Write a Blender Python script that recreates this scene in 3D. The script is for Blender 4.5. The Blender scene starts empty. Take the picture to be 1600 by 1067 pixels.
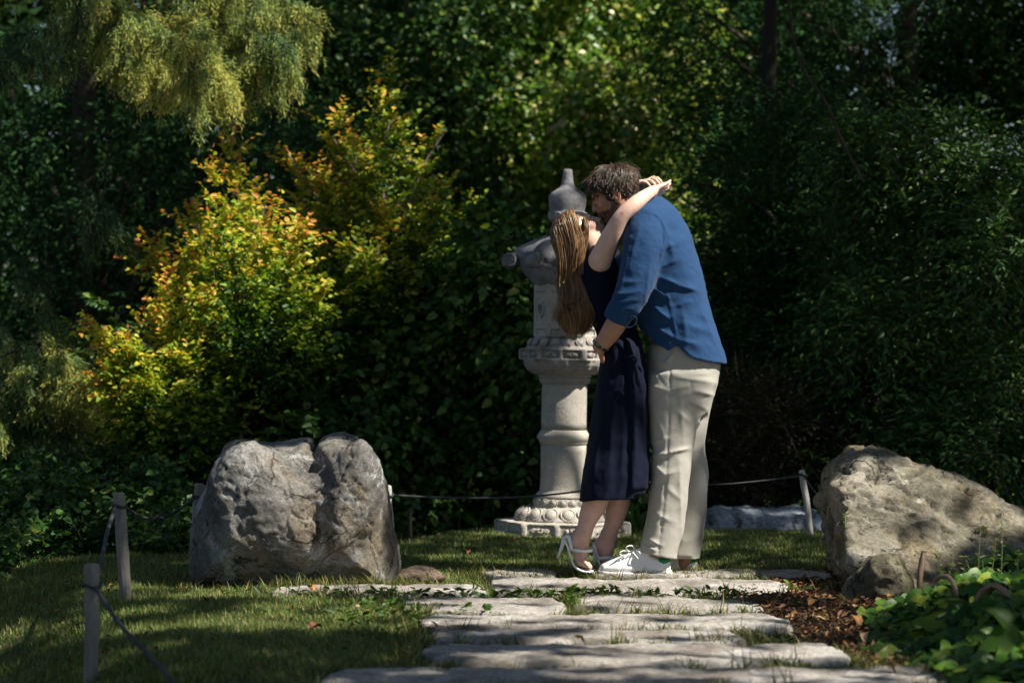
import bpy, math, random
import numpy as np
from mathutils import Vector, Matrix

SC = bpy.context.scene
R = math.radians
# ---------------------------------------------------------------- camera, sky, sun, exposure
CAMZ = 1.0
FPX = 3778.0                      # focal length in pixels of the 1600 px wide photograph (85 mm)
cam_d = bpy.data.cameras.new('camera')
cam = bpy.data.objects.new('camera', cam_d)
SC.collection.objects.link(cam)
cam.location = (0, 0, CAMZ)
cam.rotation_euler = (R(90), 0, 0)
cam_d.lens = 85.0
cam_d.sensor_width = 36.0
cam_d.clip_end = 600
cam_d.dof.use_dof = True
cam_d.dof.focus_distance = 10.6
cam_d.dof.aperture_fstop = 2.8
SC.camera = cam

SUN_AZ_X, SUN_AZ_Y, SUN_EL = 0.915, -0.40, 50.0     # towards the sun: right, and a little behind the camera
_ce = math.cos(R(SUN_EL))
SDIR = np.array([SUN_AZ_X*_ce, SUN_AZ_Y*_ce, math.sin(R(SUN_EL))])
SDIR /= np.linalg.norm(SDIR)
world = bpy.data.worlds.new('World'); SC.world = world; world.use_nodes = True
wn = world.node_tree.nodes; wl = world.node_tree.links
wn.clear()
wo = wn.new('ShaderNodeOutputWorld'); wb = wn.new('ShaderNodeBackground'); ws = wn.new('ShaderNodeTexSky')
ws.sky_type = 'NISHITA'; ws.sun_disc = False
ws.sun_elevation = R(SUN_EL); ws.sun_rotation = math.atan2(SDIR[0], SDIR[1])
wb.inputs['Strength'].default_value = 0.053
wl.new(ws.outputs[0], wb.inputs[0]); wl.new(wb.outputs[0], wo.inputs[0])
sun_d = bpy.data.lights.new('sun', 'SUN'); sun_d.energy = 5.0; sun_d.angle = R(0.5); sun_d.color = (1.0, 0.94, 0.84)
sun = bpy.data.objects.new('sun', sun_d); SC.collection.objects.link(sun)
sun.rotation_euler = Vector(SDIR).to_track_quat('Z', 'Y').to_euler()
SC.view_settings.view_transform = 'Standard'; SC.view_settings.look = 'None'
SC.view_settings.exposure = 0.98; SC.view_settings.gamma = 1.0
SC.view_settings.use_curve_mapping = False
SC.cycles.max_bounces = 6; SC.cycles.diffuse_bounces = 3; SC.cycles.glossy_bounces = 2
SC.cycles.transmission_bounces = 3; SC.cycles.transparent_max_bounces = 4
SC.cycles.use_denoising = True
SC.cycles.sample_clamp_indirect = 4.0

# ---------------------------------------------------------------- helpers
COL = SC.collection
rng = np.random.default_rng(7)
def P(px, py, d):
    """a point seen at pixel (px, py) of the photograph, d metres away"""
    return np.array([(px-800.0)/FPX*d, d, CAMZ-(py-533.5)/FPX*d])
def GD(py, z=0.0):
    """distance of ground height z seen at row py"""
    return FPX*(CAMZ-z)/(py-533.5)

def tag(o, label=None, cat=None, group=None, kind=None):
    if label: o['label'] = label
    if cat: o['category'] = cat
    if group: o['group'] = group
    if kind: o['kind'] = kind
    return o
def empty(name, loc=(0, 0, 0), label=None, cat=None, group=None, rot=None):
    o = bpy.data.objects.new(name, None); COL.objects.link(o); o.location = Vector([float(a) for a in loc])
    o.empty_display_size = 0.1
    if rot is not None: o.rotation_euler = rot
    return tag(o, label, cat, group)
def mesh(name, V, F, mat=None, smooth=True, attrs=None):
    """V (n,3); F an (m,k) array or a list of such arrays"""
    V = np.asarray(V, dtype=np.float32)
    Fs = F if isinstance(F, list) else [F]
    Fs = [np.asarray(f, dtype=np.int32) for f in Fs if len(f)]
    me = bpy.data.meshes.new(name)
    me.vertices.add(len(V)); me.vertices.foreach_set('co', V.ravel())
    nl = sum(f.size for f in Fs); npoly = sum(len(f) for f in Fs)
    me.loops.add(nl); me.loops.foreach_set('vertex_index', np.concatenate([f.ravel() for f in Fs]))
    me.polygons.add(npoly)
    tot = np.concatenate([np.full(len(f), f.shape[1], dtype=np.int32) for f in Fs])
    st = np.concatenate([[0], np.cumsum(tot)[:-1]]).astype(np.int32)
    me.polygons.foreach_set('loop_start', st)
    try: me.polygons.foreach_set('loop_total', tot)
    except Exception: pass
    if smooth: me.polygons.foreach_set('use_smooth', np.ones(npoly, dtype=bool))
    if attrs:
        for k, a in attrs.items():
            at = me.attributes.new(k, 'FLOAT', 'POINT'); at.data.foreach_set('value', np.asarray(a, dtype=np.float32))
    me.update(calc_edges=True)
    if mat: me.materials.append(mat)
    return me
def obj(name, me, parent=None, loc=None):
    """links a mesh; vertices are given in world space and moved into the parent's frame"""
    o = bpy.data.objects.new(name, me); COL.objects.link(o)
    if loc is not None: o.location = Vector([float(a) for a in loc])
    if parent is not None:
        o.parent = parent
    return o
def wobj(name, V, F, mat, parent=None, smooth=True, attrs=None, origin=None):
    """mesh given in world coordinates. With a parent: local to it (parents are unrotated unless posed later)."""
    V = np.asarray(V, dtype=float)
    if parent is not None:
        off = np.zeros(3); p = parent
        while p is not None: off += np.array(p.location); p = p.parent
        o = obj(name, mesh(name, V-off, F, mat, smooth, attrs), parent)
    else:
        og = V.mean(axis=0) if origin is None else np.asarray(origin, float)
        if origin is None: og[2] = V[:, 2].min()
        o = obj(name, mesh(name, V-og, F, mat, smooth, attrs), None, og)
    return o
def join(parts):
    """parts: list of (V, [F...]) -> (V, [F...])"""
    Vs, by, n = [], {}, 0
    for V, F in parts:
        for f in (F if isinstance(F, list) else [F]):
            if len(f): by.setdefault(np.asarray(f).shape[1], []).append(np.asarray(f)+n)
        Vs.append(V); n += len(V)
    return np.concatenate(Vs), [np.concatenate(v) for v in by.values()]

# lattice noise ---------------------------------------------------
def _hash(i, j, k, s):
    h = (i*374761393 + j*668265263 + k*2147483647 + s*1274126177) & 0xffffffff
    h = ((h ^ (h >> 13))*1274126177) & 0xffffffff
    h = (h ^ (h >> 16)) & 0xffffffff
    return h.astype(np.float64)/0xffffffff
def vnoise(p, s=0):
    p = np.asarray(p, dtype=np.float64)
    i = np.floor(p).astype(np.int64); f = p-i; f = f*f*(3-2*f)
    r = 0
    for a in (0, 1):
        wa = f[..., 0] if a else 1-f[..., 0]
        for b in (0, 1):
            wb_ = f[..., 1] if b else 1-f[..., 1]
            for c in (0, 1):
                wc = f[..., 2] if c else 1-f[..., 2]
                r = r + wa*wb_*wc*_hash(i[..., 0]+a, i[..., 1]+b, i[..., 2]+c, s)
    return r*2-1
def fbm(p, scale=1.0, octv=4, s=0, gain=0.5):
    r = 0; a = 1; q = np.asarray(p)*scale
    for o in range(octv):
        r = r+a*vnoise(q, s+o*17); q = q*2.03+11.3; a *= gain
    return r

# signed distance building blocks and surface nets -----------------------------
class Grid:
    def __init__(s, lo, hi, h):
        lo, hi = np.minimum(lo, hi), np.maximum(lo, hi)
        s.lo = np.array(lo, float); s.h = h
        n = np.ceil((np.array(hi)-s.lo)/h).astype(int)+1
        ax = [s.lo[k]+np.arange(n[k])*h for k in range(3)]
        s.X, s.Y, s.Z = np.meshgrid(*ax, indexing='ij', sparse=True)
        s.n = n
    def pts(s):
        X, Y, Z = np.broadcast_arrays(s.X, s.Y, s.Z); return np.stack([X, Y, Z], -1)
def smin(a, b, k):
    if k <= 0: return np.minimum(a, b)
    h = np.maximum(k-np.abs(a-b), 0)/k
    return np.minimum(a, b)-h*h*k*0.25
def smax(a, b, k): return -smin(-a, -b, k)
def caps(g, a, b, ra, rb, sy=1.0):
    """tapered capsule, optionally flattened in y"""
    a = np.array(a, float); b = np.array(b, float); d = b-a; L = max((d*d).sum(), 1e-12)
    x, y, z = g.X-a[0], g.Y-a[1], g.Z-a[2]
    t = np.clip((x*d[0]+y*d[1]+z*d[2])/L, 0, 1)
    return np.sqrt((x-t*d[0])**2+((y-t*d[1])/sy)**2+(z-t*d[2])**2)-(ra+(rb-ra)*t)
def chain(g, pts, rad, k=0.02, sy=1.0):
    m = len(pts); pts = np.array(pts, float); rad = np.array(rad, float)
    if m > 2:
        q = np.concatenate([pts, rad[:, None]], 1); nn_ = (m-1)*5+1; a_ = smooth_path(q, nn_); pts = a_[:, :3]; rad = a_[:, 3]
    k = 0; f = None
    for i in range(len(pts)-1):
        c = caps(g, pts[i], pts[i+1], rad[i], rad[i+1], sy)
        f = c if f is None else smin(f, c, k)
    return f
def ell(g, c, r, M=None):
    """ellipsoid; M rows are its axes"""
    x, y, z = g.X-c[0], g.Y-c[1], g.Z-c[2]
    if M is not None:
        x, y, z = (M[0][0]*x+M[0][1]*y+M[0][2]*z, M[1][0]*x+M[1][1]*y+M[1][2]*z, M[2][0]*x+M[2][1]*y+M[2][2]*z)
    k0 = np.sqrt((x/r[0])**2+(y/r[1])**2+(z/r[2])**2)
    return (k0-1.0)*min(r)*0.6+0.4*(k0-1.0)*(sum(r)/3)
def loft(g, rows, pw=2.3):
    """rows (z, xl, xr, half_y, yc), sorted or not: an upright body with superelliptic sections"""
    rows = sorted(rows); zz = np.array([r[0] for r in rows]); z = g.Z.ravel()
    xl = np.interp(z, zz, [r[1] for r in rows]); xr = np.interp(z, zz, [r[2] for r in rows])
    hy = np.interp(z, zz, [r[3] for r in rows]); yc = np.interp(z, zz, [r[4] for r in rows])
    ker = np.array([1, 2, 3, 2, 1])/9.0
    sm = lambda a: np.convolve(np.pad(a, 2, mode='edge'), ker, 'valid')
    xl, xr, hy, yc = map(sm, (xl, xr, hy, yc))
    sh = (1, 1, -1); xc = ((xl+xr)/2).reshape(sh); hx = np.maximum((xr-xl)/2, .004).reshape(sh); hy = hy.reshape(sh); yc = yc.reshape(sh)
    k0 = (np.abs((g.X-xc)/hx)**pw+np.abs((g.Y-yc)/hy)**pw)**(1/pw)
    f = (k0-1)*np.minimum(hx, hy)
    return smax(f, np.maximum(zz[0]-g.Z, g.Z-zz[-1]), 0.01)
def crease(g, a, b, amp, w):
    """a soft ridge (amp>0) along a segment, to be subtracted from a field"""
    d = caps(g, a, b, 0, 0)
    return amp*np.exp(-(d/w)**2)
def fold(g, a, b, amp, w, near=True, y0=10.62, sharp=1.35):
    """a ridge that follows the line a-b (photograph pixels) over the near or far side, fading at its ends"""
    if not hasattr(g, 'PX'):
        g.PX = 800+FPX*(g.X+0*g.Z)/g.Y; g.PY = 533.5+FPX*(CAMZ-g.Z+0*g.X)/g.Y; g.NR = sstep(y0+.02, y0-.05, g.Y); g.FR = 1-g.NR
    dx, dy = b[0]-a[0], b[1]-a[1]; L = dx*dx+dy*dy
    t = ((g.PX-a[0])*dx+(g.PY-a[1])*dy)/L; tc = np.clip(t, 0, 1)
    d = np.sqrt((g.PX-a[0]-tc*dx)**2+(g.PY-a[1]-tc*dy)**2)/(w*356)
    return amp*np.exp(-d**sharp)*(.25+.75*np.sin(np.pi*np.clip(tc, .04, .96)))*(g.NR if near else g.FR)
def surfnet(F, g):
    F = np.asarray(F, dtype=np.float32); lo, h = g.lo, g.h
    F = np.ascontiguousarray(np.broadcast_to(F, tuple(g.n)))
    S = F < 0; n = np.array(F.shape)
    cnt = np.zeros(n-1, dtype=np.int8)
    for a in (0, 1):
        for b in (0, 1):
            for c in (0, 1): cnt += S[a:n[0]-1+a, b:n[1]-1+b, c:n[2]-1+c]
    I, J, K = np.nonzero((cnt > 0) & (cnt < 8))
    idx = np.full(n-1, -1, dtype=np.int32); idx[I, J, K] = np.arange(len(I))
    acc = np.zeros((len(I), 3)); num = np.zeros(len(I))
    cor = [(a, b, c) for a in (0, 1) for b in (0, 1) for c in (0, 1)]
    for u in cor:
        for ax in range(3):
            if u[ax]: continue
            v = list(u); v[ax] = 1
            fa = F[I+u[0], J+u[1], K+u[2]]; fb = F[I+v[0], J+v[1], K+v[2]]
            m = (fa < 0) != (fb < 0)
            t = np.where(m, fa/np.where(m, fa-fb, 1), 0)
            p = np.tile(np.array(u, float), (len(I), 1)); p[:, ax] = t
            acc[m] += p[m]; num += m
    V = lo+(np.stack([I, J, K], 1)+acc/np.maximum(num, 1)[:, None])*h
    Q = []
    for ax in range(3):
        o1, o2 = [(1, 2), (2, 0), (0, 1)][ax]
        sl0 = [slice(None)]*3; sl1 = [slice(None)]*3
        sl0[ax] = slice(0, -1); sl1[ax] = slice(1, None)
        D = S[tuple(sl0)] != S[tuple(sl1)]
        q = np.array(np.nonzero(D)).T
        ok = (q[:, o1] > 0) & (q[:, o2] > 0) & (q[:, o1] < n[o1]-1) & (q[:, o2] < n[o2]-1)
        q = q[ok]
        e1 = np.zeros(3, int); e1[o1] = 1; e2 = np.zeros(3, int); e2[o2] = 1
        c0 = idx[tuple((q-e1-e2).T)]; c1 = idx[tuple((q-e2).T)]; c2 = idx[tuple(q.T)]; c3 = idx[tuple((q-e1).T)]
        inside = S[tuple(q.T)]
        quad = np.stack([c0, c1, c2, c3], 1)
        quad[~inside] = quad[~inside][:, ::-1]
        Q.append(quad)
    Q = np.concatenate(Q); Q = Q[(Q >= 0).all(1)]
    return V, Q
def relax(V, Q, it=1, f=0.5):
    E = np.concatenate([Q[:, [0, 1]], Q[:, [1, 2]], Q[:, [2, 3]], Q[:, [3, 0]]])
    for _ in range(it):
        s = np.zeros_like(V); c = np.bincount(E[:, 0], minlength=len(V))+np.bincount(E[:, 1], minlength=len(V))
        for k in range(3):
            s[:, k] = np.bincount(E[:, 0], V[E[:, 1], k], len(V))+np.bincount(E[:, 1], V[E[:, 0], k], len(V))
        V = V+(s/np.maximum(c, 1)[:, None]-V)*f
    return V
def vnormals(V, Q):
    n = np.cross(V[Q[:, 2]]-V[Q[:, 0]], V[Q[:, 3]]-V[Q[:, 1]])
    N = np.zeros_like(V)
    for c in range(4):
        for k in range(3): N[:, k] += np.bincount(Q[:, c], n[:, k], len(V))
    return N/np.maximum(np.linalg.norm(N, axis=1), 1e-9)[:, None]

def sstep(a, b, x):
    t = np.clip((x-a)/(b-a), 0, 1); return t*t*(3-2*t)
def polysdf(poly, X, Z):
    """signed distance of a polygon over broadcastable X, Z"""
    X, Z = np.broadcast_arrays(X, Z); d = np.full(X.shape, 1e9); ins = np.zeros(X.shape, bool)
    n = len(poly)
    for i in range(n):
        ax, az = poly[i]; bx, bz = poly[(i+1) % n]; ex, ez = bx-ax, bz-az
        t = np.clip(((X-ax)*ex+(Z-az)*ez)/(ex*ex+ez*ez+1e-12), 0, 1)
        d = np.minimum(d, (X-ax-t*ex)**2+(Z-az-t*ez)**2)
        c = (az > Z) != (bz > Z)
        ins ^= c & (X < (bx-ax)*(Z-az)/(bz-az+1e-12)+ax)
    d = np.sqrt(d); return np.where(ins, -d, d)
def inflate(g, poly, yc, T, Rr, pw=2.0):
    """an upright silhouette with rounded depth: half depth T, rounding radius Rr"""
    X = g.X[:, 0, :]; Z = g.Z[:, 0, :]; sd = polysdf(poly, X, Z)[:, None, :]
    qx = sd+Rr; qy = (np.abs(g.Y-yc)-(T-Rr))
    return (np.maximum(qx, 0)**pw+np.maximum(qy, 0)**pw)**(1/pw)+np.minimum(np.maximum(qx, qy), 0)-Rr
def pix(poly, d): return [(P(x, y, d)[0], P(x, y, d)[2]) for x, y in poly]


# tubes, lathes, strips -------------------------------------------------
def unit(v): 
    v = np.asarray(v, float); return v/np.maximum(np.linalg.norm(v, axis=-1, keepdims=True), 1e-9)
def tubes(paths, radii, sides=6, cap=False):
    """paths (m,k,3), radii (m,k) -> one (V, [F])"""
    p = np.asarray(paths, float); r = np.asarray(radii, float); m, k, _ = p.shape
    t = np.gradient(p, axis=1); t = unit(t)
    ref = np.where(np.abs(t[..., 2:3]) > 0.9, np.array([1.0, 0, 0]), np.array([0, 0, 1.0]))
    ref = np.broadcast_to(ref[:, :1] if k < 30 else ref, t.shape)
    a = unit(np.cross(t, ref)); b = np.cross(t, a)
    th = np.arange(sides)*2*np.pi/sides
    V = p[:, :, None]+r[:, :, None, None]*(a[:, :, None]*np.cos(th)[None, None, :, None]+b[:, :, None]*np.sin(th)[None, None, :, None])
    V = V.reshape(-1, 3)
    i = np.arange(m)[:, None, None]*k*sides; j = np.arange(k-1)[None, :, None]*sides; s = np.arange(sides)[None, None]
    s2 = (s+1) % sides
    F = np.stack([i+j+s, i+j+s2, i+j+sides+s2, i+j+sides+s], -1).reshape(-1, 4)
    out = [F]
    if cap:
        e = (np.arange(m)[:, None]*k*sides)
        out.append((e+np.arange(sides)[::-1][None]).reshape(m, sides)); out.append((e+(k-1)*sides+np.arange(sides)[None]).reshape(m, sides))
    return V, out
def tube(path, rad, sides=8, cap=True):
    path = np.asarray(path, float); rad = np.broadcast_to(np.asarray(rad, float), (len(path),))
    return tubes(path[None], rad[None], sides, cap)
def smooth_path(pts, n=20):
    """Catmull-Rom through pts"""
    p = np.asarray(pts, float); p = np.vstack([2*p[0]-p[1], p, 2*p[-1]-p[-2]])
    m = len(p)-3; u = np.linspace(0, m, n); i = np.minimum(u.astype(int), m-1); t = (u-i)[:, None]
    a, b, c, d = p[i], p[i+1], p[i+2], p[i+3]
    return 0.5*((2*b)+(c-a)*t+(2*a-5*b+4*c-d)*t*t+(3*b-a-3*c+d)*t**3)
def lathe(prof, c, n=48, rot=0.0, noise=0.0):
    """prof (r, z) top or bottom first, about the vertical through c"""
    prof = np.asarray(prof, float); th = np.arange(n)*2*np.pi/n+rot
    V = np.stack([c[0]+prof[:, 0:1]*np.cos(th), c[1]+prof[:, 0:1]*np.sin(th), np.broadcast_to(prof[:, 1:2], (len(prof), n))+c[2]], -1).reshape(-1, 3)
    k = len(prof); j = np.arange(k-1)[:, None]*n; s = np.arange(n)[None]; s2 = (s+1) % n
    F = np.stack([j+s, j+s2, j+n+s2, j+n+s], -1).reshape(-1, 4)
    if prof[0, 1] > prof[-1, 1]: F = F[:, ::-1]
    caps_ = [np.arange(n)[None, ::-1], ((k-1)*n+np.arange(n))[None]]
    if prof[0, 1] > prof[-1, 1]: caps_ = [c_[:, ::-1] for c_ in caps_]
    return V, [F]+caps_
def box(c, s, Rm=None):
    c = np.asarray(c, float); s = np.asarray(s, float)/2
    v = np.array([(x, y, z) for x in (-1, 1) for y in (-1, 1) for z in (-1, 1)], float)*s
    if Rm is not None: v = v@np.asarray(Rm).T
    F = np.array([(0, 1, 3, 2), (4, 6, 7, 5), (0, 4, 5, 1), (2, 3, 7, 6), (0, 2, 6, 4), (1, 5, 7, 3)])
    return v+c, [F]

# leaves: each leaf a folded six-cornered blade ---------------------------
def leaves(pos, d, nrm, L, W, fold=0.25, droop=0.15, simple=False):
    pos = np.asarray(pos, float); d = unit(d); nrm = unit(nrm); s = unit(np.cross(d, nrm)); nrm = np.cross(s, d)
    L = np.broadcast_to(np.asarray(L, float), (len(pos),))[:, None]; W = np.broadcast_to(np.asarray(W, float), (len(pos),))[:, None]
    up = nrm*W*fold
    if simple:
        V = np.stack([pos, pos+d*L*.45+s*W*.5+up, pos+d*L-nrm*L*droop, pos+d*L*.45-s*W*.5+up], 1)
        n = len(pos); b = np.arange(n)[:, None]*4
        return V.reshape(-1, 3), [np.concatenate([b+np.array([[0, 1, 2]]), b+np.array([[0, 2, 3]])])]
    V = np.stack([pos, pos+d*L*.28+s*W*.46+up, pos+d*L*.68+s*W*.36+up*.8-nrm*L*droop*.5, pos+d*L-nrm*L*droop,
                  pos+d*L*.68-s*W*.36+up*.8-nrm*L*droop*.5, pos+d*L*.28-s*W*.46+up], 1)
    n = len(pos); b = np.arange(n)[:, None]*6
    return V.reshape(-1, 3), [np.concatenate([b+np.array([[0, 1, 2, 3]]), b+np.array([[0, 3, 4, 5]])])]
def rand_dir(n, r=None):
    r = r or rng; v = r.normal(size=(n, 3)); return unit(v)

# ---------------------------------------------------------------- materials
def newmat(name):
    m = bpy.data.materials.new(name); m.use_nodes = True; nt = m.node_tree
    bs = nt.nodes['Principled BSDF']; return m, nt, bs
def N(nt, t, **kw):
    n = nt.nodes.new(t)
    for k, v in kw.items():
        if hasattr(n, k): setattr(n, k, v)
        else: n.inputs[k].default_value = v
    return n
def ramp(nt, src, stops, interp='LINEAR'):
    r = nt.nodes.new('ShaderNodeValToRGB'); cr = r.color_ramp; cr.interpolation = interp
    while len(cr.elements) > 1: cr.elements.remove(cr.elements[-1])
    cr.elements[0].position = stops[0][0]; cr.elements[0].color = (*stops[0][1], 1)
    for p, c in stops[1:]:
        e = cr.elements.new(p); e.color = (*c, 1)
    nt.links.new(src, r.inputs[0]); return r.outputs[0]
def noise(nt, scale, detail=6, rough=.6, vec=None, dist=0.0):
    n = nt.nodes.new('ShaderNodeTexNoise'); n.inputs['Scale'].default_value = scale; n.inputs['Detail'].default_value = detail
    n.inputs['Roughness'].default_value = rough; n.inputs['Distortion'].default_value = dist
    if vec is None:
        tc = nt.nodes.new('ShaderNodeTexCoord'); vec = tc.outputs['Object']
    nt.links.new(vec, n.inputs['Vector']); return n.outputs['Fac']
def bump(nt, bs, src, strength, dist, chain_from=None):
    b = nt.nodes.new('ShaderNodeBump'); b.inputs['Strength'].default_value = strength; b.inputs['Distance'].default_value = dist
    nt.links.new(src, b.inputs['Height'])
    if chain_from is not None: nt.links.new(chain_from.outputs[0], b.inputs['Normal'])
    nt.links.new(b.outputs[0], bs.inputs['Normal']); return b
def mixc(nt, fac, a, b, mode='MIX'):
    m = nt.nodes.new('ShaderNodeMix'); m.data_type = 'RGBA'; m.blend_type = mode
    for sk, v in ((m.inputs['Factor'], fac), (m.inputs['A'], a), (m.inputs['B'], b)):
        if hasattr(v, 'links') or hasattr(v, 'is_linked'): nt.links.new(v, sk)
        elif isinstance(v, (tuple, list)): sk.default_value = (*v, 1) if len(v) == 3 else v
        else: sk.default_value = v
    return m.outputs['Result']
def leaf_mat(name, stops, trans=0.35, rough=0.45, spec=0.3, attr=None, tcol=None, jitter=0.25):
    """leaf colour from a ramp over a per-leaf random number (and, if named, a 0..1 attribute)"""
    m, nt, bs = newmat(name)
    geo = N(nt, 'ShaderNodeNewGeometry'); src = geo.outputs['Random Per Island']
    if attr:
        at = N(nt, 'ShaderNodeAttribute'); at.attribute_name = attr
        a = N(nt, 'ShaderNodeMath', operation='MULTIPLY_ADD'); nt.links.new(src, a.inputs[0]); a.inputs[1].default_value = jitter
        b = N(nt, 'ShaderNodeMath', operation='ADD'); nt.links.new(at.outputs['Fac'], b.inputs[0]); b.inputs[1].default_value = -jitter/2
        nt.links.new(b.outputs[0], a.inputs[2]); src = a.outputs[0]
    col = ramp(nt, src, stops)
    nt.links.new(col, bs.inputs['Base Color']); bs.inputs['Roughness'].default_value = rough
    bs.inputs['Specular IOR Level'].default_value = spec
    if trans > 0:
        tr = N(nt, 'ShaderNodeBsdfTranslucent'); g = mixc(nt, 1.0, col, tcol or (1.0, 1.0, .5), 'MULTIPLY')
        nt.links.new(g, tr.inputs['Color'])
        mx = N(nt, 'ShaderNodeMixShader'); mx.inputs[0].default_value = trans
        out = nt.nodes['Material Output']
        nt.links.new(bs.outputs[0], mx.inputs[1]); nt.links.new(tr.outputs[0], mx.inputs[2]); nt.links.new(mx.outputs[0], out.inputs[0])
    return m
def bark_mat(name, c1, c2, scale=14):
    m, nt, bs = newmat(name)
    tc = N(nt, 'ShaderNodeTexCoord'); mp = N(nt, 'ShaderNodeMapping'); mp.inputs['Scale'].default_value = (1, 1, .22)
    nt.links.new(tc.outputs['Object'], mp.inputs[0])
    f = noise(nt, scale, 8, .7, mp.outputs[0], .6)
    nt.links.new(ramp(nt, f, [(.3, c1), (.7, c2)]), bs.inputs['Base Color']); bs.inputs['Roughness'].default_value = .9
    bump(nt, bs, f, .9, .03); return m
def cloth_mat(name, c, rough=.85, weave=900, sheen=.1, bstr=.25, var=.12):
    m, nt, bs = newmat(name)
    f = noise(nt, 9, 4, .6); f2 = noise(nt, 160, 3, .6)
    a = mixc(nt, f, tuple(x*(1-var) for x in c), tuple(min(1, x*(1+var)) for x in c))
    a = mixc(nt, .25, a, mixc(nt, f2, tuple(x*.75 for x in c), tuple(min(1, x*1.3) for x in c)))
    nt.links.new(a, bs.inputs['Base Color']); bs.inputs['Roughness'].default_value = rough
    bs.inputs['Sheen Weight'].default_value = sheen; bs.inputs['Specular IOR Level'].default_value = .2
    w = N(nt, 'ShaderNodeTexWave'); w.inputs['Scale'].default_value = weave/20; w.inputs['Distortion'].default_value = 2
    b1 = bump(nt, bs, f2, bstr, .003)
    bump(nt, bs, noise(nt, 28, 4, .55), .35, .006, b1)
    return m
def plain_mat(name, c, rough=.6, var=.15, scale=30, bstr=.2, bd=.002, metal=0.0):
    m, nt, bs = newmat(name); f = noise(nt, scale, 5, .6)
    nt.links.new(mixc(nt, f, tuple(x*(1-var) for x in c), tuple(min(1, x*(1+var)) for x in c)), bs.inputs['Base Color'])
    bs.inputs['Roughness'].default_value = rough; bs.inputs['Metallic'].default_value = metal
    bump(nt, bs, f, bstr, bd); return m
# ================================================================ GROUND
def ground_z(x, y):
    x = np.asarray(x, float); y = np.asarray(y, float)
    t = np.maximum(0, -x-(0.9+0.3*np.clip(y-8, -1.5, 3.5)))
    z = -np.where(t < 1.0, .35*t*t, .35+.7*(t-1))
    yb = 13.15-1.15*sstep(.15, .75, -x)
    u = np.maximum(0, y-yb)
    z = np.minimum(z, z*0.5)-np.where(u < 1, .30*u*u, .30+.45*(u-1))
    z = np.maximum(z, -1.15+.02*np.sin(x*1.7+y))
    p = np.stack([x, y, 0*x], -1)
    far = sstep(22, 60, y)*3.0
    return z-.03+far+.018*fbm(p, 1.3, 3, 5)*sstep(-3, 1, z*10+1)-.012*sstep(11.4, 13.2, y)
def soil_mask(x, y):
    x = np.asarray(x, float); y = np.asarray(y, float)
    edge = np.interp(y, [6.9, 7.3, 7.75, 8.1, 8.6, 9.2, 9.9, 10.7], [1.36, 1.27, 1.08, .86, .90, .88, 1.0, 1.06])
    n = .12*fbm(np.stack([x, y, 0*x], -1), 3.0, 3, 9)
    s = sstep(-.05, .08, x-edge+n)*sstep(-.1, .15, 10.75-y+n)
    back = sstep(.55, 1.0, y-(13.15-1.15*sstep(.15, .75, -x)))
    left = sstep(.85, 1.15, -x-(0.9+0.3*np.clip(y-8, -1.5, 3.5))+n)
    return np.clip(s+back+left, 0, 1)
# slabs: (x0, x1, y_back, y_front) in photograph pixels on the ground
SLABS = [
 (752, 868, 888, 897, 'thin worn stone slab half sunk in grass left of the high heels', 0),
 (925, 1290, 887, 899, 'long low stone slab under the white sneakers', 0),
 (425, 762, 912, 926, 'pale stone slab running in front of the split boulder', 1),
 (766, 1230, 902, 926, 'broad pale stone slab just in front of the couple', 2),
 (622, 888, 933, 955, 'short stone slab left of the grassy gap in the second step', 3),
 (897, 1190, 932, 955, 'stone slab right of the grassy gap in the second step', 4),
 (655, 1237, 957, 978, 'long stone slab with a thick rounded right end', 5),
 (668, 1160, 981, 1001, 'narrow stone slab with grass along its front, third from the bottom', 6),
 (660, 1320, 1005, 1033, 'wide stone slab second from the bottom of the photo', 7),
 (500, 1495, 1041, 1076, 'widest stone slab along the bottom edge of the photo', 8),
]
SLABT = -.008
def slab_rect(s):
    yb = GD(s[2], SLABT); yf = GD(s[3], SLABT); ym = (yb+yf)/2
    return ((s[0]-800)/FPX*ym, (s[1]-800)/FPX*ym, yf, yb)
RECTS = [slab_rect(s) for s in SLABS]
def on_slab(x, y, m=0.0):
    r = np.zeros(np.shape(x), bool)
    for a, b, c, d in RECTS: r |= (x > a-m) & (x < b+m) & (y > c-m) & (y < d+m)
    return r

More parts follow.
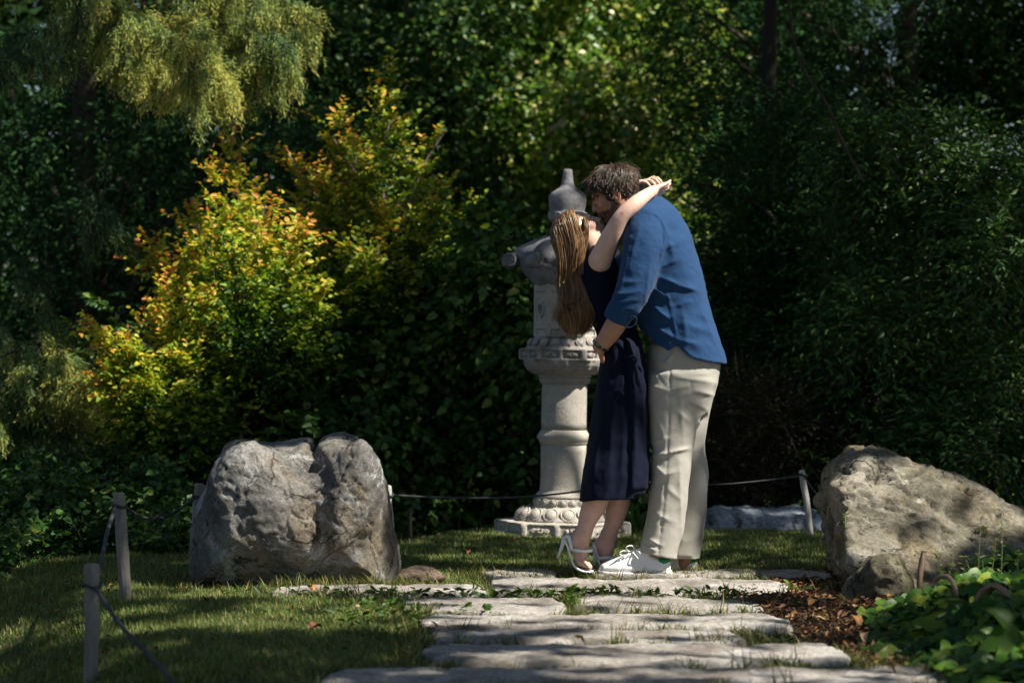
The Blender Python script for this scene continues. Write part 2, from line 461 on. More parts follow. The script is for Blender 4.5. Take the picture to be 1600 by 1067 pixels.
def build_ground():
    # fine sheet near, coarse far; one mesh
    xs = np.concatenate([np.linspace(-70, -5, 22)[:-1], np.arange(-5, 5, .06), np.linspace(5, 70, 22)])
    ys = np.concatenate([np.linspace(-25, 5.5, 14)[:-1], np.arange(5.5, 16, .06), np.linspace(16, 130, 40)])
    X, Y = np.meshgrid(xs, ys, indexing='ij'); Z = ground_z(X, Y)
    V = np.stack([X, Y, Z], -1).reshape(-1, 3); n0, n1 = X.shape
    i = np.arange(n0-1)[:, None]*n1; j = np.arange(n1-1)[None]
    F = np.stack([i+j, i+j+n1, i+j+n1+1, i+j+1], -1).reshape(-1, 4)
    m, nt, bs = newmat('lawn_and_soil')
    at = N(nt, 'ShaderNodeAttribute'); at.attribute_name = 'soil'
    f1 = noise(nt, 3.0, 6); f2 = noise(nt, 60, 5, .7); f3 = noise(nt, 18, 5)
    grass = ramp(nt, f2, [(.3, (.018, .018, .008)), (.7, (.045, .048, .018))])
    soil = mixc(nt, f3, ramp(nt, f2, [(.3, (.014, .009, .006)), (.7, (.05, .032, .02))]), (.045, .022, .012))
    nt.links.new(mixc(nt, at.outputs['Fac'], grass, soil), bs.inputs['Base Color']); bs.inputs['Roughness'].default_value = .95
    bump(nt, bs, f2, .8, .02)
    me = mesh('ground', V, F, m, True, {'soil': soil_mask(X, Y).ravel()})
    tag(obj('ground', me), kind='structure')
build_ground()

# ---------------------------------------------------------------- stone materials
def rock_mat(name, dark, mid, light, lichen=(.42, .42, .40), lich=.62, scale=1.0, moss=None, bs_=.8, pits=.5, warm=None, cracks=True):
    m, nt, bs = newmat(name)
    f1 = noise(nt, 3.2*scale, 8, .65, dist=.4); f2 = noise(nt, 22*scale, 9, .75); f3 = noise(nt, 75*scale, 6, .75); f4 = noise(nt, 6*scale, 7, .7, dist=.9); f6 = noise(nt, 9*scale, 8, .72, dist=.5)
    c = ramp(nt, f1, [(.38, dark), (.5, mid), (.62, light)])
    if warm is not None: c = mixc(nt, ramp(nt, noise(nt, 2.6*scale, 6, .65, dist=.7), [(.46, (0, 0, 0)), (.60, (.8, .8, .8))]), c, warm)
    c = mixc(nt, ramp(nt, f6, [(.38, (.75, .75, .75)), (.46, (0, 0, 0))]), c, tuple(x*.75 for x in dark))
    c = mixc(nt, ramp(nt, f2, [(pits-.09, (1, 1, 1)), (pits-.01, (0, 0, 0))]), c, tuple(x*.35 for x in dark))
    c = mixc(nt, ramp(nt, f4, [(lich-.04, (0, 0, 0)), (lich, (.85, .85, .85))]), c, lichen)
    c = mixc(nt, .45, c, mixc(nt, 1.0, c, ramp(nt, f3, [(.36, (.25, .25, .25)), (.5, (.9, .9, .9)), (.64, (1.6, 1.6, 1.6))]), 'MULTIPLY'))
    if moss is not None: c = mixc(nt, ramp(nt, noise(nt, 2.2*scale, 7, .7, dist=.5), [(.50, (0, 0, 0)), (.60, (.85, .85, .85))]), c, moss)
    hgt = f2
    if cracks:
        v = N(nt, 'ShaderNodeTexVoronoi'); v.feature = 'DISTANCE_TO_EDGE'; v.inputs['Scale'].default_value = 4.2*scale
        tc = N(nt, 'ShaderNodeTexCoord'); nz = N(nt, 'ShaderNodeTexNoise'); nz.inputs['Scale'].default_value = 5*scale; nz.inputs['Detail'].default_value = 6
        nt.links.new(tc.outputs['Object'], nz.inputs['Vector']); vm = N(nt, 'ShaderNodeVectorMath', operation='MULTIPLY_ADD'); nt.links.new(nz.outputs['Color'], vm.inputs[0]); vm.inputs[1].default_value = (.35/scale,)*3; nt.links.new(tc.outputs['Object'], vm.inputs[2]); nt.links.new(vm.outputs[0], v.inputs['Vector'])
        ck = ramp(nt, v.outputs['Distance'], [(0, (0, 0, 0)), (.035, (1, 1, 1))])
        msk = ramp(nt, f1, [(.48, (0, 0, 0)), (.56, (1, 1, 1))]); ck2 = mixc(nt, msk, (1, 1, 1), ck)
        c = mixc(nt, 1.0, c, mixc(nt, ck2, (.25, .22, .2), (1, 1, 1)), 'MULTIPLY')
        b0 = bump(nt, bs, ck2, .8, .012)
    nt.links.new(c, bs.inputs['Base Color']); bs.inputs['Roughness'].default_value = .92; bs.inputs['Specular IOR Level'].default_value = .25
    b1 = bump(nt, bs, f2, bs_, .03, b0 if cracks else None); bump(nt, bs, f3, .8, .008, b1)
    return m
M_BOULDER_L = rock_mat('weathered_grey_stone', (.12, .115, .105), (.22, .215, .20), (.34, .33, .31), lichen=(.44, .44, .43), lich=.60, warm=(.24, .19, .125), bs_=.9, pits=.44)
M_BOULDER_R = rock_mat('tan_stone', (.10, .09, .062), (.235, .215, .165), (.37, .345, .285), lichen=(.46, .44, .38), lich=.66, scale=.7, warm=(.22, .17, .09), pits=.46)
M_MOSSY = rock_mat('mossy_stone', (.10, .09, .06), (.20, .18, .12), (.30, .27, .19), lichen=(.30, .26, .17), lich=.62, moss=(.06, .062, .02))
M_SLAB = rock_mat('path_stone', (.25, .22, .19), (.39, .355, .315), (.51, .475, .43), lichen=(.52, .50, .47), lich=.63, scale=.8, bs_=.8, pits=.42, cracks=False)
M_LEDGE = rock_mat('blue_grey_stone', (.22, .25, .30), (.36, .40, .46), (.50, .54, .60), lichen=(.55, .58, .62), lich=.64, scale=.6)
M_BROWNROCK = rock_mat('brown_stone', (.10, .07, .05), (.22, .16, .12), (.33, .25, .19), lich=.7)

def build_slab(k, s):
    x0, x1, y0, y1 = RECTS[k]; r = np.random.default_rng(100+k)
    h = .014 if x1-x0 > .6 else .01
    g = Grid((x0-.05, y0-.04, -.12), (x1+.05, y1+.04, .03), h)
    xm, ym = (x0+x1)/2, (y0+y1)/2; hx, hy = (x1-x0)/2, (y1-y0)/2
    p = g.pts()
    wob = .022*fbm(np.stack([g.X+0*g.Y, 0*g.X+g.Y*1.0, 0*g.X+0*g.Y], -1), 4.5, 3, 40+k)
    rr = .014
    qx = np.abs(g.X-xm)-(hx-rr)+wob+.10*np.maximum(0, np.abs((g.Y-ym)/hy))**3*min(hx, .3)*.4+.05*np.where(g.X > xm, np.maximum(0, (g.Y-ym)/hy+.2*math.sin(k*2.3)), np.maximum(0, -(g.Y-ym)/hy*math.cos(k*1.7)))
    qy = np.abs(g.Y-ym-.012*np.sin(g.X*5+k))-(hy-.010-rr)+wob*1.2
    qz = np.abs(g.Z+.058-(.006*fbm(np.stack([g.X+0*g.Y, g.Y+0*g.X, 0*g.X+0*g.Y+k], -1), 5, 3, 60)))-(.050-rr)
    f = np.sqrt(np.maximum(qx, 0)**2+np.maximum(qy, 0)**2+np.maximum(qz, 0)**2)+np.minimum(np.maximum(np.maximum(qx, qy), qz), 0)-rr
    V, Q = surfnet(f, g); n = vnormals(V, Q)
    V = V+n*(.0042*fbm(V, 30, 4, k)-.006*np.maximum(0, .06-np.abs(fbm(V, 7, 3, k+5)))/.06)[:, None]
    o = wobj('paving_slab', V, Q, M_SLAB)
    tag(o, s[4], 'stone slab', 'long stone slabs of the garden path')
for k, s in enumerate(SLABS): build_slab(k, s)

# ---------------------------------------------------------------- boulders
def left_boulder():
    d = 10.42
    poly = pix([(303, 925), (297, 880), (300, 825), (312, 785), (325, 755), (338, 716), (351, 692), (370, 683), (395, 681), (422, 687), (450, 686), (478, 684),
                (488, 690), (492, 702), (497, 690), (512, 681), (530, 678), (552, 683), (572, 695), (585, 713), (596, 736), (604, 757), (608, 790), (615, 825),
                (622, 850), (624, 885), (618, 925)], d)
    g = Grid((P(285, 0, d)[0], d-.50, -.12), (P(637, 0, d)[0], d+.52, P(0, 665, d)[2]), .0105)
    f = inflate(g, poly, d, .40, .33)+.012
    for a, b, rad in (((490, 664), (496, 735), .056), ((496, 735), (503, 795), .042), ((503, 795), (526, 850), .026), ((526, 850), (538, 915), .020)):
        for yo in (-.40, -.22, 0, .2, .4):
            k = 1.0 if yo < -.3 else .8
            A = P(*a, d); B = P(*b, d); A[1] = B[1] = d+yo
            f = smax(f, -(caps(g, A, B, rad*k, rad*.8*k)), .010)
    A = P(452, 672, d); A[1] = d-.30; f = smax(f, -ell(g, A, (.11, .26, .085)), .05)        # the dished shoulder left of the cleft
    A = P(520, 800, d); A[1] = d-.43; f = smax(f, -ell(g, A, (.03, .05, .07)), .02)
    A = P(540, 812, d); A[1] = d-.385; f = smin(f, ell(g, A, (.045, .04, .10)), .02)
    A = P(400, 760, d); A[1] = d-.30; f = smin(f, ell(g, A, (.16, .10, .2)), .1)
    A = P(565, 760, d); A[1] = d-.30; f = smin(f, ell(g, A, (.10, .11, .2)), .1)
    p = g.pts(); f = f+.016*fbm(p*np.array([1, 1, .8]), 3.6, 3, 3)
    V, Q = surfnet(f, g); n = vnormals(V, Q)
    a = fbm(V*np.array([1, 1, .6]), 9, 5, 21); rid = np.abs(fbm(V*np.array([1, 1, .5]), 6, 4, 33))
    cell = np.minimum(np.abs(vnoise(V*28, 5)), .5)
    V = V+n*(.0085*a-.013*np.maximum(0, .07-rid)/.07*.7+.0050*fbm(V, 38, 4, 8))[:, None]
    o = wobj('boulder', V, Q, M_BOULDER_L)
    tag(o, 'big rounded grey boulder split by a deep vertical cleft, left of the lantern', 'boulder')
left_boulder()

def right_boulder():
    d = 10.25
    poly = pix([(1302, 935), (1298, 870), (1293, 815), (1291, 770), (1294, 749), (1308, 736), (1320, 722), (1335, 708), (1352, 701), (1385, 703), (1420, 711),
                (1455, 721), (1490, 727), (1520, 740), (1550, 755), (1575, 777), (1600, 787), (1650, 800), (1700, 830), (1745, 880), (1750, 935)], d+.15)
    g = Grid((1.30, d-.62, -.1), (P(1765, 0, d+.3)[0], d+.62, P(0, 690, d+.3)[2]), .0135)
    f = inflate(g, poly, d+.12, .58, .16)+.028
    def plane(pt, nn): nn = unit(nn); return (g.X-pt[0])*nn[0]+(g.Y-pt[1])*nn[1]+(g.Z-pt[2])*nn[2]
    q = P(1400, 712, d+.20); f = smax(f, plane(q, (.18, -.66, .74)), .03)
    q = P(1340, 800, d-.33); f = smax(f, plane(q, (-.60, -.79, .06)), .025)
    q = P(1520, 850, d-.50); f = smax(f, plane(q, (.10, -.93, .35)), .06)
    for a, b, yo, rad in (((1340, 722), (1400, 765), -.2, .016), ((1400, 765), (1450, 800), -.32, .020), ((1450, 800), (1424, 830), -.42, .018), ((1330, 850), (1400, 838), -.45, .015),
                          ((1400, 838), (1440, 862), -.48, .02), ((1440, 862), (1470, 900), -.50, .03)):
        A = P(*a, d+yo); B = P(*b, d+yo); f = smax(f, -caps(g, A, B, rad, rad*.7), .02)
    A = P(1525, 768, d+.05); f = smax(f, -ell(g, A, (.05, .09, .035)), .03)
    p = g.pts(); f = f+.035*fbm(p@np.array([[.9, .2, .3], [0, 1, 0], [-.3, 0, 1.6]]), 3.2, 4, 13)
    V, Q = surfnet(f, g); n = vnormals(V, Q)
    st = V@np.array([[.75, .1, .5], [0, 1, 0], [-.5, 0, 2.2]])
    V = V+n*(.020*fbm(st, 6, 5, 21)-.034*np.maximum(0, .09-np.abs(fbm(st, 3.2, 4, 3)))/.09*.7+.006*fbm(V, 30, 4, 8))[:, None]
    o = wobj('boulder', V, Q, M_BOULDER_R)
    tag(o, 'large tan angular boulder with a sunlit sloping top at the right edge', 'boulder')
right_boulder()
def blob_rock(name, c, r, mat, label, cat, seed, h=.01, amp=.12, group=None):
    g = Grid(np.array(c)-np.array(r)*1.35, np.array(c)+np.array(r)*1.35, h)
    f = ell(g, c, r); f = smax(f, (np.abs(g.X-c[0])/r[0]+np.abs(g.Z-c[2])/r[2]-1.45)*min(r)*.6, .03)
    f = f+min(r)*amp*fbm(g.pts(), .55/min(r), 4, seed)
    V, Q = surfnet(f, g); n = vnormals(V, Q); V = V+n*(.04*min(r)*fbm(V, 2.4/min(r), 4, seed+3))[:, None]
    o = wobj(name, V, Q, mat); tag(o, label, cat, group); return o
c = P(1381, 900, 9.55); blob_rock('boulder', (c[0], 9.55, .035), (.136, .12, .160), M_MOSSY, 'small round mossy boulder in front of the large tan boulder', 'boulder', 4, .008, .30)
c = P(655, 897, 10.25); blob_rock('low_rock', (c[0], 10.28, .0), (.115, .08, .05), M_BROWNROCK, 'low flat brown rock at the foot of the split boulder', 'rock', 9, .007, .2)
c = P(1205, 812, 14.1); 
def ledge():
    g = Grid((.95, 13.7, -.6), (2.1, 14.6, .15), .018)
    f = inflate(g, pix([(1080, 900), (1085, 808), (1105, 799), (1150, 797), (1200, 800), (1250, 799), (1290, 806), (1330, 815), (1350, 900)], 14.1), 14.15, .33, .08)
    f = f+.03*fbm(g.pts(), 4, 4, 77); V, Q = surfnet(f, g); n = vnormals(V, Q)
    V = V+n*(.02*fbm(V, 9, 4, 5))[:, None]
    tag(wobj('low_rock', V, Q, M_LEDGE), 'long low blue-grey rock behind the lawn beside the pale post', 'rock')
ledge()

# ---------------------------------------------------------------- posts and ropes
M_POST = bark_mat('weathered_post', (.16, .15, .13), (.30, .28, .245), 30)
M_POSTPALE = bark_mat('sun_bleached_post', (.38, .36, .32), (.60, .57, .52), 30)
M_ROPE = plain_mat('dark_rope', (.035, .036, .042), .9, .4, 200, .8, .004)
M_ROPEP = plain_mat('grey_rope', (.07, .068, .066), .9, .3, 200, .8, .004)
def post(px_t, py_t, px_b, py_b, d, rad, mat, label, rope_py=None):
    a = P(px_b, py_b, d); b = P(px_t, py_t, d); a = a-(b-a)*.12
    u = b-a; L = np.linalg.norm(u); k = 9
    t = np.array([0, .2, .4, .6, .8, .93, .975, .992, 1.0]); rr = rad*np.array([1.04, 1.0, 1.0, .99, 1.0, 1.0, .99, .9, .62])
    V, F = tube(a+u*t[:, None], rr, 14); V = V+.004*fbm(V, 12, 3, int(px_t))[:, None]*np.array([1, 1, 0])
    e = empty('post', a, label, 'post', 'wooden posts of the rope barrier')
    wobj('shaft', V, F, mat, e)
    if rope_py is not None:
        c = P(px_t+(px_b-px_t)*(rope_py-py_t)/(py_b-py_t), rope_py, d)
        th = np.linspace(0, 2*np.pi, 17)
        V, F = tube(np.stack([c[0]+np.cos(th)*(rad+.004), c[1]+np.sin(th)*(rad+.004), c[2]+.006*np.sin(th*2)], 1), .006, 6, False)
        wobj('rope_loop', V, F, M_ROPE, e)
    return e
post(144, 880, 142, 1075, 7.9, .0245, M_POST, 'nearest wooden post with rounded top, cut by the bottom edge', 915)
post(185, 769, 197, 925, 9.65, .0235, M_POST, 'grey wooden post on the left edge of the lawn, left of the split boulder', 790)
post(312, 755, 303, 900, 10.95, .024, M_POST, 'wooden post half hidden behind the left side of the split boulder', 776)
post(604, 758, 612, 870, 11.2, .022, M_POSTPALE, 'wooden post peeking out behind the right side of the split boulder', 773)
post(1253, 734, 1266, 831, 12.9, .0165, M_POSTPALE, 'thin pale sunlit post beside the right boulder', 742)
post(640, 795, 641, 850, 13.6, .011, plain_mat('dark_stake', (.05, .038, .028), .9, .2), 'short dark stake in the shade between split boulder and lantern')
def rope(pts, rad, label, mat=M_ROPE):
    p = smooth_path([P(*q) for q in pts], 30); V, F = tube(p, rad, 7)
    o = wobj('rope', V, F, mat); tag(o, label, 'rope', 'ropes strung between the posts')
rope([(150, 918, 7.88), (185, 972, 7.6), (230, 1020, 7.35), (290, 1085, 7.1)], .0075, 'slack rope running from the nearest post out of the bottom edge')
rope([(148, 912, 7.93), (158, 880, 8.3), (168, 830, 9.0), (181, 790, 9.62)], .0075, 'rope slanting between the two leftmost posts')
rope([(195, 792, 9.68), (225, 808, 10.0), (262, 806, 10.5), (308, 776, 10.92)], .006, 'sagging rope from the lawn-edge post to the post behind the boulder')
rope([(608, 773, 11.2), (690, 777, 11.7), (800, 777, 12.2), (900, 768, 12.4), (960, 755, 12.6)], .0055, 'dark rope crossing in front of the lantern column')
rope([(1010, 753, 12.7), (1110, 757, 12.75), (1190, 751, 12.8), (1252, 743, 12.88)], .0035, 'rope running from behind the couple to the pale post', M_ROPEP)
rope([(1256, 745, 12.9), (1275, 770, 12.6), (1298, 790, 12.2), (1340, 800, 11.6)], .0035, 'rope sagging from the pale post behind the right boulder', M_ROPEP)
# ================================================================ STONE LANTERN
LX, LY = P(878.5, 0, 13.0)[0], 13.0
def lz(py): return CAMZ-(py-533.5)/290.6
def granite(name, tint=(1, 1, 1), stain=(.16, .10, .10), st=.64, k=1.0, dirt=.5):
    m, nt, bs = newmat(name)
    f1 = noise(nt, 260, 3, .8); f2 = noise(nt, 5, 7, .65, dist=.5); f3 = noise(nt, 3.2, 8, .7, dist=.9)
    base = ramp(nt, f1, [(.34, tuple(.17*k*x for x in tint)), (.46, tuple(.34*k*x for x in tint)), (.60, tuple(.46*k*x for x in tint)), (.7, tuple(.56*k*x for x in tint))])
    c = mixc(nt, ramp(nt, f2, [(.45, (0, 0, 0)), (.75, (dirt, dirt, dirt))]), base, tuple(.17*k*x for x in tint))
    c = mixc(nt, ramp(nt, f3, [(st, (0, 0, 0)), (st+.09, (.7, .7, .7))]), c, stain)
    nt.links.new(c, bs.inputs['Base Color']); bs.inputs['Roughness'].default_value = .9
    b1 = bump(nt, bs, f1, .35, .003); bump(nt, bs, noise(nt, 24, 6, .7), .5, .008, b1); return m
M_GR = granite('granite', (1.04, .95, .82))
M_GRW = granite('weathered_granite', (.84, .82, .86), (.06, .055, .065), .50, .85, .9)
M_GRB = granite('stained_granite', (1.0, .92, .82), (.15, .075, .075), .52, .85, .8)
lantern = empty('stone_lantern', (LX, LY, 0), 'tall carved granite garden lantern behind the embracing couple', 'stone lantern')
E_HEX = R(-6.6)
def hexd(g, Rv, rot=0.0):
    """distance to a hexagonal prism with corner radius Rv; corners at the photograph's angles"""
    ap = Rv*math.cos(math.pi/6); f = None
    for k in range(6):
        a = E_HEX+rot+k*math.pi/3        # face normal angle measured from the camera side, turning right
        nx, ny = math.sin(a), -math.cos(a)
        q = g.X*nx+g.Y*ny
        f = q if f is None else np.maximum(f, q)
    return f-ap
def face_frame(k): a = E_HEX+k*math.pi/3; return np.array([math.sin(a), -math.cos(a), 0]), np.array([math.cos(a), math.sin(a), 0])
def lpart(name, f, g, mat, noise_amp=.002, parent=lantern, it=0):
    V, Q = surfnet(f, g)
    if it: V = relax(V, Q, it)
    n = vnormals(V, Q); V = V+n*(noise_amp*fbm(V, 26, 4, 3)+noise_amp*.8*fbm(V, 7, 3, 8))[:, None]
    return obj(name, mesh(name, V, Q, mat), parent)
def cartouche(g, f, k, ap, zc, w, h, x0, depth=.010):
    """a sunk panel with a raised cloud shape on face k"""
    n, t = face_frame(k); q = g.X*n[0]+g.Y*n[1]; s = g.X*t[0]+g.Y*t[1]-x0; z = g.Z-zc
    bx = np.maximum(np.abs(s)-w, np.abs(z)-h); cut = np.maximum(bx, np.maximum((ap-depth)-q, q-ap-.02))
    cl = np.minimum(np.minimum(np.sqrt((s/1.0)**2+(z/.8)**2)-h*.62, np.sqrt((s-w*.45)**2+(z+h*.15)**2)-h*.42), np.sqrt((s+w*.45)**2+(z+h*.15)**2)-h*.42)
    cl2 = np.maximum(cl, -(cl+.008))
    f = np.maximum(f, -np.maximum(cut, -cl2)); return f
def lantern_parts():
    # plinth
    z0, z1 = -.30, lz(812); g = Grid((-.42, -.42, z0-.02), (.42, .42, z1+.02), .0085)
    f = smax(hexd(g, .374), np.maximum(g.Z-z1, z0-g.Z), .018); ap = .374*math.cos(math.pi/6)
    for k in (-1, 0, 1, 2):
        for x0 in (-.088, .088): f = cartouche(g, f, k, ap, (lz(836)+z1)/2+.004, .074, .029, x0, .012)
    lpart('plinth', f, g, M_GR)
    # lotus base: body and petals
    g = Grid((-.33, -.33, lz(815)), (.33, .33, lz(760)), .0075); r = np.sqrt(g.X**2+g.Y**2); th = np.arctan2(g.Y, g.X)
    zz = [lz(v) for v in (815, 810, 803, 795, 791, 789, 780, 777, 772, 766, 762)]; rr = [.262, .262, .238, .185, .158, .152, .152, .142, .125, .121, .121]
    prof = np.interp(g.Z.ravel(), zz, rr).reshape(1, 1, -1)
    f = (r-prof)*.7; f = smax(f, np.maximum(lz(812)-g.Z, g.Z-lz(765)), .01)
    lpart('lotus_base', f, g, M_GR, .0015)
    def petal_ring(name, n, rad, z, size, tilt, mat, ph=0.0):
        sp = 9; u = np.linspace(0, np.pi, sp); v = np.linspace(0, 2*np.pi, 12, endpoint=False)
        X = np.sin(u)[:, None]*np.cos(v)*size[0]; Y = np.sin(u)[:, None]*np.sin(v)*size[1]; Zc = np.cos(u)[:, None]*np.ones(12)*size[2]
        V0 = np.stack([X, Y, Zc], -1).reshape(-1, 3)
        rim_ = np.array([[math.cos(t)*size[0]*1.12, -size[1]*.15, math.sin(t)*size[2]*1.15] for t in np.linspace(0, 2*np.pi, 17)])
        Vr, Fr = tube(rim_, size[1]*.28, 5, False)
        j = np.arange(sp-1)[:, None]*12; s = np.arange(12)[None]; F0 = np.stack([j+s, j+12+s, j+12+(s+1) % 12, j+(s+1) % 12], -1).reshape(-1, 4)
        V0, F0 = join([(V0, [F0]), (Vr, Fr)])
        c, s_ = math.cos(tilt), math.sin(tilt); V0 = V0@np.array([[1, 0, 0], [0, c, -s_], [0, s_, c]]).T
        me = mesh(name, V0, F0, mat)
        for i in range(n):
            a = ph+i*2*math.pi/n; o = bpy.data.objects.new(name, me); COL.objects.link(o); o.parent = lantern
            o.location = (math.sin(a)*rad, -math.cos(a)*rad, z); o.rotation_euler = (0, 0, a)
    petal_ring('petal', 16, .232, lz(801), (.034, .022, .034), R(-38), M_GR, R(6))
    petal_ring('small_petal', 18, .150, lz(784), (.018, .012, .018), 0, M_GR)
    # column
    def rings(name, pr, mat, amp=.0012):
        pr2 = smooth_path([(a, b, 0) for a, b in pr], 8*len(pr))[:, :2] if len(pr) > 2 else np.array(pr)
        V, F = lathe([(a, b) for a, b in pr], (0, 0, 0), 64); q = V
        q = q+np.stack([V[:, 0], V[:, 1], 0*V[:, 0]], 1)*(.012*fbm(V, 14, 3, 4))[:, None]
        return obj(name, mesh(name, q, F, mat), lantern)
    def arc(r0, z0, z1, bulge, n=9):
        return [(r0+bulge*math.sin(math.pi*i/(n-1)), z0+(z1-z0)*i/(n-1)) for i in range(n)]
    col = [(.122, lz(y)) for y in (765, 755, 740, 720, 705, 694)]
    rings('column_shaft', [(.146, lz(777)), (.146, lz(774)), (.138, lz(770)), (.126, lz(767)), (.122, lz(764))]+col[1:], M_GR)
    rings('column_ring', [(.122, lz(694)), (.128, lz(692.5))]+arc(.128, lz(690.5), lz(675), .014)+[(.126, lz(673.5)), (.121, lz(671))], M_GR)
    rings('column_shaft', [(.1215, lz(y)) for y in (671.5, 660, 645, 630, 615, 605)]+[(.120, lz(601)), (.124, lz(599.5))], M_GR)
    rings('capital', [(.124, lz(600)), (.134, lz(598))]+arc(.134, lz(596), lz(590), .006, 5)+[(.143, lz(589.5)), (.145, lz(585)), (.145, lz(580))], M_GRB)
    # bowl with carved hexagonal band
    z0, z1 = lz(587), lz(524); g = Grid((-.28, -.28, z0-.01), (.28, .28, z1+.02), .0065); r = np.sqrt(g.X**2+g.Y**2); th = np.arctan2(g.Y, g.X)
    und = (r-np.interp(g.Z.ravel(), [lz(v) for v in (588, 584, 578, 570, 562)], [.13, .175, .205, .222, .228]).reshape(1, 1, -1)+.012*np.abs(np.sin(th*10)))*.7
    und = np.maximum(und, np.maximum(g.Z-lz(560), lz(586)-g.Z))
    band = smax(hexd(g, .252), np.maximum(g.Z-lz(545), lz(563)-g.Z), .008); ap = .252*math.cos(math.pi/6)
    for k in (-2, -1, 0, 1, 2):
        for x0 in (-.057, .057): band = cartouche(g, band, k, ap, lz(553.5), .048, .0235, x0, .018)
    topd = (r-np.interp(g.Z.ravel(), [lz(v) for v in (546, 540, 533, 527, 523)], [.225, .205, .19, .165, .15]).reshape(1, 1, -1)+.013*np.abs(np.cos(th*9)))*.7
    topd = np.maximum(topd, np.maximum(g.Z-lz(525), lz(547)-g.Z))
    f = smin(smin(und, band, .006), topd, .006)
    lpart('bowl', f, g, M_GRB, .0018)
    petal_ring('small_petal', 18, .192, lz(535), (.020, .013, .019), R(-30), M_GRB, R(3))
    # firebox
    z0, z1 = lz(527), lz(440); g = Grid((-.2, -.2, z0-.01), (.2, .2, z1+.01), .0055)
    f = smax(hexd(g, .173), np.maximum(g.Z-z1, z0-g.Z), .008); ap = .173*math.cos(math.pi/6)
    for k in range(-2, 4):
        n, t = face_frame(k); q = g.X*n[0]+g.Y*n[1]; s = g.X*t[0]+g.Y*t[1]
        for zc, hh in ((lz(484), .095), (lz(520), .016)):
            cut = np.maximum(np.maximum(np.abs(s)-.064, np.abs(g.Z-zc)-hh), np.maximum(ap-.009-q, q-ap-.02)); f = np.maximum(f, -cut)
        if k % 2:
            rad = np.sqrt(s**2+((g.Z-lz(484))*1.0)**2)
            ring = np.maximum(np.maximum(np.abs(rad-.036)-.009, np.abs(q-ap+.006)-.010), -1)
            f = np.minimum(f, ring); f = np.maximum(f, -np.maximum(rad-.024, ap-.09-q))
        else:
            cut = np.maximum(np.maximum(np.abs(s)-.036, np.abs(g.Z-lz(482))-.055), ap-.08-q); f = np.maximum(f, -cut)
    lpart('fire_box', f, g, M_GR, .0015)
    g = Grid((-.10, -.22, lz(530)), (.10, -.05, lz(505)), .005)
    st = np.minimum(np.maximum(np.maximum(np.abs(g.X-.01)-.058, np.abs(g.Y+.15)-.03), np.abs(g.Z-lz(523))-.014), np.maximum(np.maximum(np.abs(g.X-.01)-.042, np.abs(g.Y+.15)-.026), np.abs(g.Z-lz(517))-.022))
    lpart('sill_block', st, g, M_GRB, .001)
    # roof
    n1, n2 = 30, 144; th = np.arange(n2)*2*np.pi/n2
    al = (th-E_HEX+np.pi/6) % (np.pi/3)-np.pi/6                          # 0 on a face centre, +-30 deg on a corner
    hexr = math.cos(math.pi/6)/np.cos(al); cor = sstep(.45, 1.0, np.abs(al)/(np.pi/6))
    rim = .262*hexr*(1+.10*cor); prof = []
    for i in range(n1):
        u = i/(n1-1)
        r_ = .055+(rim-.055)*u
        z_ = lz(366)-.062*u**1.2-.085*(1-np.sqrt(np.maximum(0, 1-(u*.985)**3.2)))+.034*cor*u**5
        prof.append((r_, z_))
    for u, dz in ((1.0, -.018), (.97, -.032)):
        prof.append((rim*u, prof[n1-1][1]+dz))
    zt = prof[-1][1]
    for i in range(1, 13):
        u = i/12; r_ = rim*.97*(1-u)+.165*u; prof.append((r_, zt*(1-u)+lz(446)*u-.026*np.sin(np.pi*u**.8)))
    prof.append((0*rim+.02, 0*rim+lz(444)))
    prof = [(0*rim+.02, prof[0][1]+.004)]+prof
    V = np.stack([np.stack([np.sin(th)*r_, -np.cos(th)*r_, z_+0*th], -1) for r_, z_ in prof]).reshape(-1, 3)
    k = len(prof); j = np.arange(k-1)[:, None]*n2; s = np.arange(n2)[None]; F = np.stack([j+s, j+n2+s, j+n2+(s+1) % n2, j+(s+1) % n2], -1).reshape(-1, 4)
    V = V+.006*fbm(V, 10, 4, 6)[:, None]*np.array([1, 1, 1])
    roof = obj('roof', mesh('roof', V, F, M_GRW), lantern)
    for i in range(6):
        a = E_HEX+math.pi/6+i*math.pi/3; dr = np.array([math.sin(a), -math.cos(a), 0]); tn = np.array([math.cos(a), math.sin(a), 0])
        c = dr*.305+np.array([0, 0, lz(409)])
        P_ = []
        for w in (-.040, .040): P_.append(c+tn*w)
        t = np.linspace(0, 1, 9); pth = P_[0]+(P_[1]-P_[0])*t[:, None]; rad = .044*np.array([.80, .95, 1, 1, 1, 1, 1, .95, .80])
        parts = [tube(pth, rad, 20)]
        for w in (-1, 1):
            sp = np.linspace(0, 1, 40); ang = sp*4.2*np.pi; rs = .038*(1-.85*sp)
            parts.append(tube(c+tn*(.041*w)+np.outer(rs*np.cos(ang), dr)+np.outer(rs*np.sin(ang), [0, 0, 1]), .0048, 6))
        V, F = join(parts); obj('scroll', mesh('scroll', V, F, M_GRW), roof)
        # ridge running up from the scroll
        q = [dr*.285+np.array([0, 0, lz(402)]), dr*.24+np.array([0, 0, lz(394)]), dr*.18+np.array([0, 0, lz(382)]), dr*.10+np.array([0, 0, lz(370)])]
        V, F = tube(smooth_path(q, 14), np.linspace(.024, .012, 14), 8); obj('ridge', mesh('ridge', V, F, M_GRW), roof)
